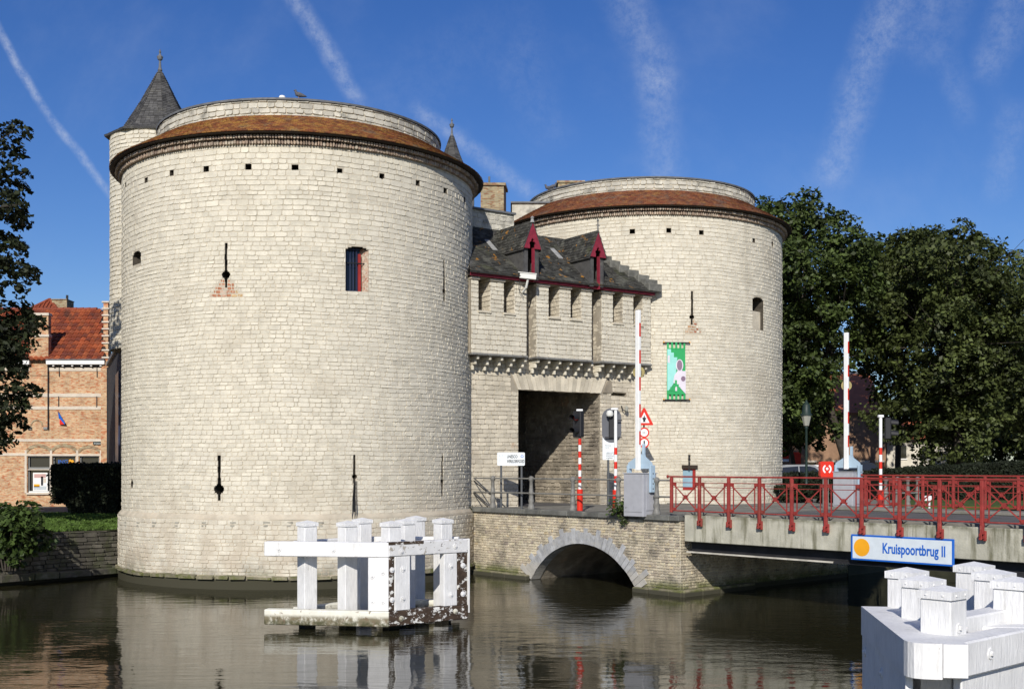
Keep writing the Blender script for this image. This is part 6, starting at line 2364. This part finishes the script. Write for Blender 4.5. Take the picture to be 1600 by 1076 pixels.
# advertising in the glass
ps_ = MB().box(HF, hx(50), hx(73), .12, .14, hz(766.5), hz(738)).build('poster', 'house_white', hs)
for (x0, x1, y0, y1, mt) in ((51.3, 71, 765, 759, 'print_grey'), (51.5, 60.5, 760.5, 756, 'sign_orange'), (52, 70, 746, 740, 'arch_pink'), (62.5, 66, 758, 744, 'print_black'), (66.5, 70.5, 754, 747, 'house_trim')):
    if mt not in MAT:
        material('arch_pink', (.48, .30, .27, 1), rough=.6)
    MB().box(HF, hx(x0), hx(x1), .112, .1195, hz(y0), hz(y1)).build('print', mt, ps_)
text('lettering', 'ING', HF, hx(88), .185, hz(723.5), .26, 'sign_blue', hs, xscale=1.15)
m = MB()
lx, lz = hx(109), hz(720.5)
m.prism(HF, [(lx - .17, lz - .09), (lx - .10, lz - .04), (lx - .12, lz + .06), (lx - .05, lz + .12), (lx + .02, lz + .06), (lx + .08, lz + .09), (lx + .12, lz + .04), (lx + .16, lz - .03), (lx + .15, lz - .09)], .183, .187)
m.build('emblem', 'sign_orange', hs)
# flag, street plate, blind arch, wall anchors, downpipe
fl = MB().add([HF(hx(92.5), -.12, hz(643)), HF(hx(104), -.2, hz(661)), HF(hx(103), -.2, hz(663)), HF(hx(92.5), -.08, hz(652)), HF(hx(94), -.05, hz(655)), HF(hx(102), -.18, hz(663)), HF(hx(94), -.05, hz(664))],
              [(0, 1, 2, 3)], .5, 0)
fo = fl.build('flag', 'flag_blue' if 'flag_blue' in MAT else 'sign_blue', hs)
MB().add([HF(hx(94), -.07, hz(653)), HF(hx(103), -.19, hz(662.5)), HF(hx(94), -.07, hz(663.5))], [(0, 1, 2)]).build('red_field', 'signal_red', fo)
MB().cyl(HF(hx(92.5), 0, hz(654)), HF(hx(92.5), -.14, hz(642)), .018, n=6).build('staff', 'black_steel', fo)
sg = MB().cham(HF, hx(146), hx(163), -.06, -.03, hz(694.5), hz(690), .005).build('street_plate', 'plate_green' if 'plate_green' in MAT else 'lamp_green', hs)
text('lettering', 'Kruispoort', HF, hx(147.8), -.0625, hz(693.4), .10, 'signal_white', sg, xscale=.85)
for i in range(6):
    f0, f1 = math.pi * i / 6, math.pi * (i + 1) / 6
    c0_, z_ = hx(57.5), hz(665)
    MB().prism(HF, [(c0_ - .26 * math.cos(f0), z_ + .26 * math.sin(f0)), (c0_ - .26 * math.cos(f1), z_ + .26 * math.sin(f1)), (c0_ - .33 * math.cos(f1), z_ + .33 * math.sin(f1)), (c0_ - .33 * math.cos(f0), z_ + .33 * math.sin(f0))], -.03, .02).build('hood_stone', 'chimney_brick', hs)
for px in (47, 71.5):
    MB().cham(HF, hx(px - 3.2), hx(px + 3.2), -.08, .02, hz(671), hz(667), .01).build('hood_stop', 'grey_stone', hs)
for (px, a, b) in ((93, 572, 588), (152, 572, 589), (92, 619, 635), (151.5, 619, 636)):
    MB().box(HF, hx(px) - .018, hx(px) + .018, -.05, -.001, hz(b), hz(a)).build('wall_anchor', 'black_steel', hs)
MB().cyl(HF(hx(76), -.08, hz(671)), HF(hx(76), -.08, hz(570)), .03, n=8).build('downpipe', 'black_steel', hs)
MB().cyl(HF(XR + .06, -.1, 1.9), HF(XR + .06, -.1, ZE), .05, n=8).build('downpipe', 'black_steel', hs)

# ---------------------------------------------------------------- buildings beyond the right bank
YF = 86.0
fh = thing('far_house', 'brick house with orange tiled roof glimpsed between the trees', 'house', (X_at(1300, YF), YF, 2.4))
FF = Frame((0, YF, 0), (1, 0), (0, 1))
fx, fz = (lambda p: X_at(p, YF)), (lambda p: Z_at(p, YF))
ws = [(fx(p), fx(p + 13), fz(740), fz(722)) for p in (1262, 1300, 1345, 1368)]
m = MB()
plane_with_holes(m, lambda s, z, d=0: Vector((s, YF - d, z)), fx(1190), fx(1384), 1.9, fz(643), ws, .3, ds=3, d=0)
m.add([(fx(1384), YF, 1.9), (fx(1384), YF + 9, 1.9), (fx(1384), YF + 9, fz(643)), (fx(1384), YF + 4.5, Z_at(583, 90.5)), (fx(1384), YF, fz(643))], [(0, 1, 2, 3, 4)])
m.build('wall', 'red_brick_far', fh)
m = MB()
m.add([(fx(1188), YF - .3, fz(645)), (fx(1386), YF - .3, fz(645)), (fx(1386), YF + 4.5, Z_at(583, 90.5)), (fx(1188), YF + 4.5, Z_at(583, 90.5)), (fx(1386), YF + 9, fz(643)), (fx(1188), YF + 9, fz(643))], [(0, 1, 2, 3), (3, 2, 4, 5)])
material('far_roof', (0.42, 0.13, 0.06, 1), rough=.8, var=.15, vscale=1.2)
frf = m.build('roof', 'far_roof', fh)
MB().cyl((fx(1188), YF + 4.5, Z_at(583, 90.5)), (fx(1386), YF + 4.5, Z_at(583, 90.5)), .16, n=8).build('ridge', 'lead', frf)
for (a, b, z0, z1) in ws:
    w = MB().box(FF, a, b, .15, .2, z0, z1).build('window', 'window_glass', fh)
    MB().box(FF, a - .05, b + .05, -.06, .1, z1, z1 + .15).build('lintel', 'house_trim', w)
MB().box(FF, fx(1240), fx(1251), -.08, .1, 2.3, fz(706)).build('door', 'signal_red', fh)
MB().box(FF, fx(1222), fx(1232), -.10, .1, fz(716), fz(704)).build('awning', 'signal_red', fh)
MB().box(FF, fx(1222), fx(1232), -.12, .1, fz(721), fz(717)).build('shop_board', 'house_white', fh)
ph = thing('plaster_house', 'low cream plastered house behind the right hand trees', 'house', (X_at(1430, 88), 88, 2.4))
PF = Frame((0, 88, 0), (1, 0), (0, 1))
MB().box(PF, X_at(1386, 88), X_at(1486, 88), 0, 7, 1.9, Z_at(686, 88)).build('wall', 'warm_plaster', ph)
MB().prism(Frame((X_at(1384, 88), 88, 0), (0, 1), (1, 0)), [(-.4, Z_at(686, 88)), (7.4, Z_at(686, 88)), (3.5, Z_at(655, 88))], 0, X_at(1488, 88) - X_at(1384, 88)).build('roof', 'far_roof', ph)
for p in (1400, 1440):
    w = MB().box(PF, X_at(p, 88), X_at(p + 16, 88), -.03, .03, Z_at(716, 88), Z_at(697, 88)).build('window', 'window_glass', ph)
    MB().box(PF, X_at(p - 1, 88), X_at(p + 17, 88), -.08, -.031, Z_at(718, 88), Z_at(716, 88)).build('sill', 'house_white', w)


def car(label, x, y, z0, yaw, paint, suv=False):
    t = thing('parked_car', label, 'car', (x, y, z0), 'cars parked beyond the bridge')
    F = yaw_frame(x, y, z0, yaw)
    h = .12 if suv else 0
    prof = [(-2.1, .35), (-2.15, .62), (-2.05, .82 + h), (-1.85, .92 + h), (-1.25, 1.38 + h), (-.9, 1.47 + h), (.35, 1.48 + h), (.75, 1.42 + h), (1.25, 1.0 + h), (1.95, .86 + h), (2.12, .7), (2.15, .4), (1.9, .25), (-1.9, .25)]
    body = MB()
    n = len(prof)
    V = []
    for b, k in ((-.86, 0), (-.80, 1), (.80, 1), (.86, 0)):
        for a, c in prof:
            inset = .12 * max(0, (c - .9) / .55) if c > .9 else 0
            V.append(F(a * (1 if k == 0 else 1), (abs(b) - inset) * (1 if b > 0 else -1), c + (.0 if k == 0 else .015 * (c > .9))))
    fs = []
    for q in range(3):
        fs += [(q * n + i, q * n + (i + 1) % n, (q + 1) * n + (i + 1) % n, (q + 1) * n + i) for i in range(n)]
    fs += [tuple(range(n))[::-1], tuple(range(3 * n, 4 * n))]
    body.add(V, fs)
    bo = body.build('body', paint, t, smooth=True)
    for s in (-1, 1):
        pl = [(-1.45, .95 + h), (-1.12, 1.34 + h), (-.25, 1.40 + h), (-.25, .95 + h)]
        pl2 = [(-.18, .95 + h), (-.18, 1.40 + h), (.40, 1.40 + h), (.70, 1.33 + h), (1.08, .97 + h)]
        for P_ in (pl, pl2):
            inner = [F(a, s * (.872 - .12 * max(0, (c - .9) / .55)), c) for a, c in P_]
            outer = [F(a, s * (.86 - .12 * max(0, (c - .9) / .55)), c) for a, c in P_]
            k = len(P_)
            MB().add(inner + outer, [tuple(range(k)), tuple(range(2 * k - 1, k - 1, -1))] + [(i, (i + 1) % k, (i + 1) % k + k, i + k) for i in range(k)]).build('side_window', 'window_glass', bo)
        for a in (-1.3, 1.32):
            w = MB().cyl(F(a, s * .70, .32), F(a, s * .885, .32), .32, n=20).build('wheel', 'tyre', t, smooth=True)
            MB().cyl(F(a, s * .886, .32), F(a, s * .90, .32), .19, n=14).build('rim', 'chrome', w)
    ws_ = MB().add([F(.80, -.62, 1.41 + h), F(.80, .62, 1.41 + h), F(1.22, .72, 1.05 + h), F(1.22, -.72, 1.05 + h)], [(0, 1, 2, 3)])
    for v in range(4):
        pass
    MB().add([F(.80, -.62, 1.43 + h), F(.80, .62, 1.43 + h), F(1.24, .72, 1.04 + h), F(1.24, -.72, 1.04 + h), F(.78, -.62, 1.40 + h), F(.78, .62, 1.40 + h), F(1.22, .72, 1.01 + h), F(1.22, -.72, 1.01 + h)],
             [(0, 1, 2, 3), (7, 6, 5, 4), (0, 4, 5, 1), (1, 5, 6, 2), (2, 6, 7, 3), (3, 7, 4, 0)]).build('windscreen', 'window_glass', bo)
    for s in (-1, 1):
        MB().cham(F, 2.02, 2.16, s * .62 - .14, s * .62 + .14, .60, .74, .02).build('headlight', 'lamp_glass', bo)
        MB().cham(F, -2.17, -2.05, s * .65 - .12, s * .65 + .12, .62, .80, .02).build('tail_light', 'lens_red', bo)
    return t


m = MB()
m.slab([(X_at(1205, 59), 59), (X_at(1420, 59), 59), (X_at(1420, 72), 72), (X_at(1205, 72), 72)], 2.2, 2.60)
structure(m.build('parking_road', 'asphalt'))
car('silver car parked next to the right tower, half hidden by the low hedge', X_at(1246, 62.5), 62.5, 2.6, .12, 'car_paint_silver')
car('white car parked behind the lifebuoy box', X_at(1290, 67), 67, 2.6, .1, 'car_paint_white')
car('dark tall car parked behind the far barrier', X_at(1336, 62), 62, 2.6, .15, 'car_paint_dark', True)


def low_hedge(label, xa, xb, ya, yb, za, zb, n, seed, depth=1.2):
    """hedge from (xa, ya) to (xb, yb), top rising from za to zb"""
    t = thing('low_hedge', label, 'hedge', ((xa + xb) / 2, (ya + yb) / 2, 2.4), 'low hedges beyond the bridge')
    m = MB()
    V = []
    for (x, y, z) in ((xa, ya, za), (xb, yb, zb)):
        V += [(x, y + .08, 2.3), (x, y + depth, 2.3), (x, y + depth, z - .06), (x, y + .08, z - .06)]
    m.add(V, [(0, 1, 5, 4), (1, 2, 6, 5), (2, 3, 7, 6), (3, 0, 4, 7), (0, 3, 2, 1), (4, 5, 6, 7)])
    m.build('core', 'hedge_yew', t)
    rs = np.random.RandomState(seed)
    u, v, k = rs.uniform(size=n), rs.uniform(size=n), rs.uniform(size=n)
    z1 = za + (zb - za) * u + .05 * np.sin(u * 37) * .6
    x, y = xa + (xb - xa) * u, ya + (yb - ya) * u
    f = k < .65
    pos = np.stack([x, np.where(f, y + rs.normal(0, .05, n), y + depth * v), np.where(f, 2.4 + (z1 - 2.4) * v, z1 + rs.normal(0, .04, n))], 1)
    leaf_mesh('foliage', pos, rs.normal(size=(n, 3)) + np.array([0, -.6, .3]), .10, 'hedge_yew', t, seed + 1)


low_hedge('long low dark hedge in front of the parked cars', X_at(1212, 56), X_at(1378, 56), 56, 56, Z_at(741, 56), Z_at(738, 56), 9000, 601)
low_hedge('higher dark hedge rising to the right edge behind the far railing', X_at(1372, 54), X_at(1660, 52), 54, 52, Z_at(735, 54), Z_at(719, 52), 14000, 611)

# ---------------------------------------------------------------- trees and shrubs
def crown(px0, px1, py0, py1, Y, ry):
    a, b = X_at(px0, Y), X_at(px1, Y)
    z1, z0 = Z_at(py0, Y), Z_at(py1, Y)
    return ((a + b) / 2, Y, (z0 + z1) / 2, (b - a) / 2, ry, (z1 - z0) / 2)


GAP = (X_at(1330, 66), Z_at(606, 66), 1.75, 1.6)
tree('chestnut_tree', 'tall dark green tree whose crown rises beside the right tower', 'tree', X_at(1343, 66), 66, 2.3, crown(1100, 1372, 294, 712, 66, 5.2), 46, (1.4, 2.2), 62000, .22, 'leaf_green', 201, .28, 'trees on the right bank', fork=.5, hole=GAP)
tree('maple_tree', 'broad rounded olive green tree at the right, tallest in its group', 'tree', X_at(1508, 64), 64, 2.3, crown(1356, 1592, 338, 742, 64, 5.0), 46, (1.4, 2.2), 62000, .21, 'leaf_olive', 211, .30, 'trees on the right bank', hole=GAP)
tree('maple_tree', 'tree cut by the right edge of the picture', 'tree', X_at(1640, 67), 67, 2.3, crown(1535, 1760, 358, 735, 67, 5.0), 36, (1.5, 2.3), 34000, .22, 'leaf_olive', 221, .30, 'trees on the right bank')
tree('lime_tree', 'smaller tree filling the dip between the two big crowns', 'tree', X_at(1405, 76), 76, 2.3, crown(1340, 1470, 370, 550, 76, 3.5), 20, (1.2, 1.8), 18000, .22, 'leaf_green', 231, .2, 'trees on the right bank')
tree('lime_tree', 'low leafy tree behind the street lamp', 'tree', X_at(1245, 70), 70, 2.3, crown(1170, 1290, 590, 712, 70, 3), 16, (1.0, 1.6), 14000, .20, 'leaf_green', 241, .16, 'trees on the right bank')
tree('lime_tree', 'distant tree behind the broad right tree, filling the gap low at the right', 'tree', X_at(1560, 84), 84, 2.3, crown(1490, 1650, 560, 742, 84, 4), 22, (1.3, 2.0), 16000, .24, 'leaf_green', 251, .2, 'trees on the right bank')
tree('lime_tree', 'distant tree low behind the trunk of the broad right tree', 'tree', X_at(1480, 92), 92, 2.3, crown(1430, 1540, 600, 742, 92, 4), 18, (1.3, 2.0), 12000, .24, 'leaf_green', 261, .2, 'trees on the right bank')
tree('lime_tree', 'distant tree low at the very right edge', 'tree', X_at(1640, 80), 80, 2.3, crown(1590, 1720, 560, 742, 80, 4), 18, (1.3, 2.0), 12000, .24, 'leaf_olive', 271, .2, 'trees on the right bank')
# low dark shrubs along the far bank
def shrub(name, label, cat, cx, cy, cz, rx, ry, rz, n, leaf, mat, seed, group=None, lobes=14):
    r = random.Random(seed)
    t = thing(name, label, cat, (cx, cy, cz - rz), group)
    lb = []
    for i in range(lobes):
        lb.append((cx + r.uniform(-.75, .75) * rx, cy + r.uniform(-.75, .75) * ry, cz + r.uniform(-.6, .6) * rz, rx * .35 + rz * .15, ry * .35 + rz * .15, rz * .45))
    m = MB()
    for l in lb:
        m.tube([(cx + (l[0] - cx) * .3, cy + (l[1] - cy) * .3, cz - rz), ((cx + l[0]) / 2, (cy + l[1]) / 2, cz - rz * .4), l[:3]], [.03, .02, .01], n=5)
    m.build('stem', 'bark', t)
    pos, nr = crown_points(lb, n, seed, .2)
    leaf_mesh('foliage', pos, nr, leaf, mat, t, seed + 1)
    return t


shrub('shrub', 'dark low shrub under the trees left of the lifebuoy box', 'shrub', X_at(1262, 50), 50, 2.75, 1.6, .8, .55, 3500, .12, 'leaf_dark', 301, 'shrubs along the right bank')
for k, (px, Y) in enumerate(((1420, 58), (1500, 57), (1585, 56))):
    shrub('shrub', ('dark shrub bank behind the short grey railing', 'dark shrub bank in the middle under the broad right tree', 'dark shrub bank at the right picture edge')[k], 'shrub', X_at(px, Y), Y, 2.95, 1.9, 1.0, .75, 5000, .16, 'leaf_dark', 310 + k, 'shrubs along the right bank', 18)
# grass verge beyond the far railing
m = MB()
m.slab([tuple(at(1400, 780, 45).xy), tuple(at(1640, 780, 45).xy), tuple(at(1700, 780, 60).xy), tuple(at(1395, 780, 60).xy)], 2.3, 2.43)
structure(m.build('grass_verge', 'grass_ground'))

# clipped yew hedge beside the left tower
hg = thing('clipped_hedge', 'big dark clipped yew hedge between the tower and the brick house', 'hedge', (-17.0, 46.2, 1.95))
ha, hb, hc, hd = X_at(98, 47.0), X_at(200, 47.0), 45.9, 48.5
m = MB()
zt = Z_at(726.5, 46)
m.cham(WORLD, ha + .5, hb - .1, hc + .15, hd, 1.9, zt - .12, .2)
m.build('core', 'hedge_yew', hg)
rs = np.random.RandomState(17)
n = 30000
u, v, k = rs.uniform(size=n), rs.uniform(size=n), rs.uniform(size=n)
px_ = ha + (hb - ha) * u
bot = np.where(px_ < ha + .9, 2.0 + (ha + .9 - px_) * 1.4, 2.0)
pos = np.where((k < .62)[:, None], np.stack([px_, np.full(n, hc) + rs.normal(0, .07, n), bot + (zt - bot) * v], 1),
               np.where((k < .8)[:, None], np.stack([px_, hc + (hd - hc) * v, np.full(n, zt - .05) + rs.normal(0, .06, n)], 1),
                        np.stack([np.full(n, ha + .1) + rs.normal(0, .12, n), hc + (hd - hc) * u, 2.5 + (zt - 2.5) * v], 1)))
nr = rs.normal(size=(n, 3)) + np.array([0, -.7, .3])
leaf_mesh('foliage', pos, nr, .09, 'hedge_yew', hg, 18)

# leafy bush leaning over the quay
shrub('leafy_bush', 'sunlit leafy bush hanging over the quay wall at the left edge', 'bush', X_at(14, 37.2), 37.2, 1.75, 1.25, .9, 1.15, 3000, .17, 'leaf_bush', 401, None, 16)
# big tree just outside the picture on the left, its branches reaching in
lt = thing('copper_tree', 'dark leaved tree at the left edge with branches hanging into the picture', 'tree', (-21.5, 39.5, 1.9))
m = MB()
m.tube([(-21.5, 39.5, 1.6), (-21.4, 39.4, 5), (-21.2, 39.2, 9), (-21, 39, 13.5)], [.42, .34, .24, .06], n=10)
m.build('trunk', 'bark', lt, smooth=True)
YT = 38.2
tips = [(22, 205, 20), (8, 262, 18), (36, 270, 10), (12, 330, 24), (38, 318, 8), (8, 380, 18), (34, 385, 8), (30, 425, 22), (50, 440, 10), (14, 452, 20), (20, 512, 30), (46, 505, 20), (56, 498, 9), (10, 545, 22),
        (10, 585, 22), (30, 580, 9), (26, 615, 24), (50, 608, 12), (6, 625, 20), (15, 660, 22), (6, 690, 14), (24, 678, 7), (-10, 300, 40), (-14, 420, 40), (-14, 540, 45), (-12, 640, 40), (-20, 230, 40)]
lob = []
for (px, py, rp) in tips:
    R = rp / FPX * YT
    y = YT + rnd.uniform(-.8, .8)
    lob.append((X_at(px, y), y, Z_at(py, y), R * 1.5, R * 1.6, R * .75))
r = random.Random(77)
for k in range(70):
    a = r.uniform(0, 6.28)
    zz = r.uniform(-1, 1)
    q = math.sqrt(1 - zz * zz) * r.uniform(.5, 1)
    lob.append((-20.9 + 3.9 * q * math.cos(a), 39.2 + 3.6 * q * math.sin(a), 9.3 + 5.2 * zz, 1.3, 1.3, .85))
m = MB()
for l in lob[::2]:
    e = Vector(l[:3])
    s = Vector((-21.2, 39.2, max(4.5, min(12.5, e.z - 1.0))))
    m.tube([s, s.lerp(e, .5) + ZV * .35, e], [.09, .05, .015], n=5)
m.build('limb', 'bark', lt, smooth=True)
pos, nr = crown_points(lob, 52000, 78, .2)
leaf_mesh('crown', pos, nr, .17, 'leaf_dark', lt, 79)

# weeds
def weed(label, p, size, n, seed):
    t = thing('weed_plant', label, 'plant', tuple(p))
    r = random.Random(seed)
    m = MB()
    P, Nn = [], []
    for k in range(9):
        d = Vector((r.uniform(-1, 1), r.uniform(-1, .3), r.uniform(.3, 1.8))) * size * .5
        m.tube([p, p + d * .5 + ZV * .05, p + d], [.012, .009, .004], n=4)
        for i in range(n // 9):
            f = r.uniform(.2, 1.05)
            P.append(p + d * f + Vector((r.gauss(0, 1), r.gauss(0, 1), r.gauss(0, 1))) * size * .09)
            Nn.append((r.gauss(0, .6), -.5 + r.gauss(0, .6), .6))
    m.build('stem', 'bark', t)
    leaf_mesh('foliage', np.array([tuple(x) for x in P]), np.array(Nn), size * .13, 'leaf_bush', t, seed)


weed('bright green weed growing from the coping beside the barrier cabinet', br(br_t(969, .12), 2.42, .12), .75, 260, 501)
weed('hanging weed tuft below the coping beside the barrier cabinet', br(br_t(972, .1), 2.1, .1), .35, 120, 502)
weed('small weed on the left tower wall by the start of the arch', br(br_t(738, .08), 2.3, .08), .3, 80, 503)
weed('small yellow flowered weed at the tower foot on the grass bank', Vector((-14.0, 41.4, 1.85)), .45, 120, 504)

for o in list(bpy.data.objects):
    if '_w' in o:
        del o['_w']
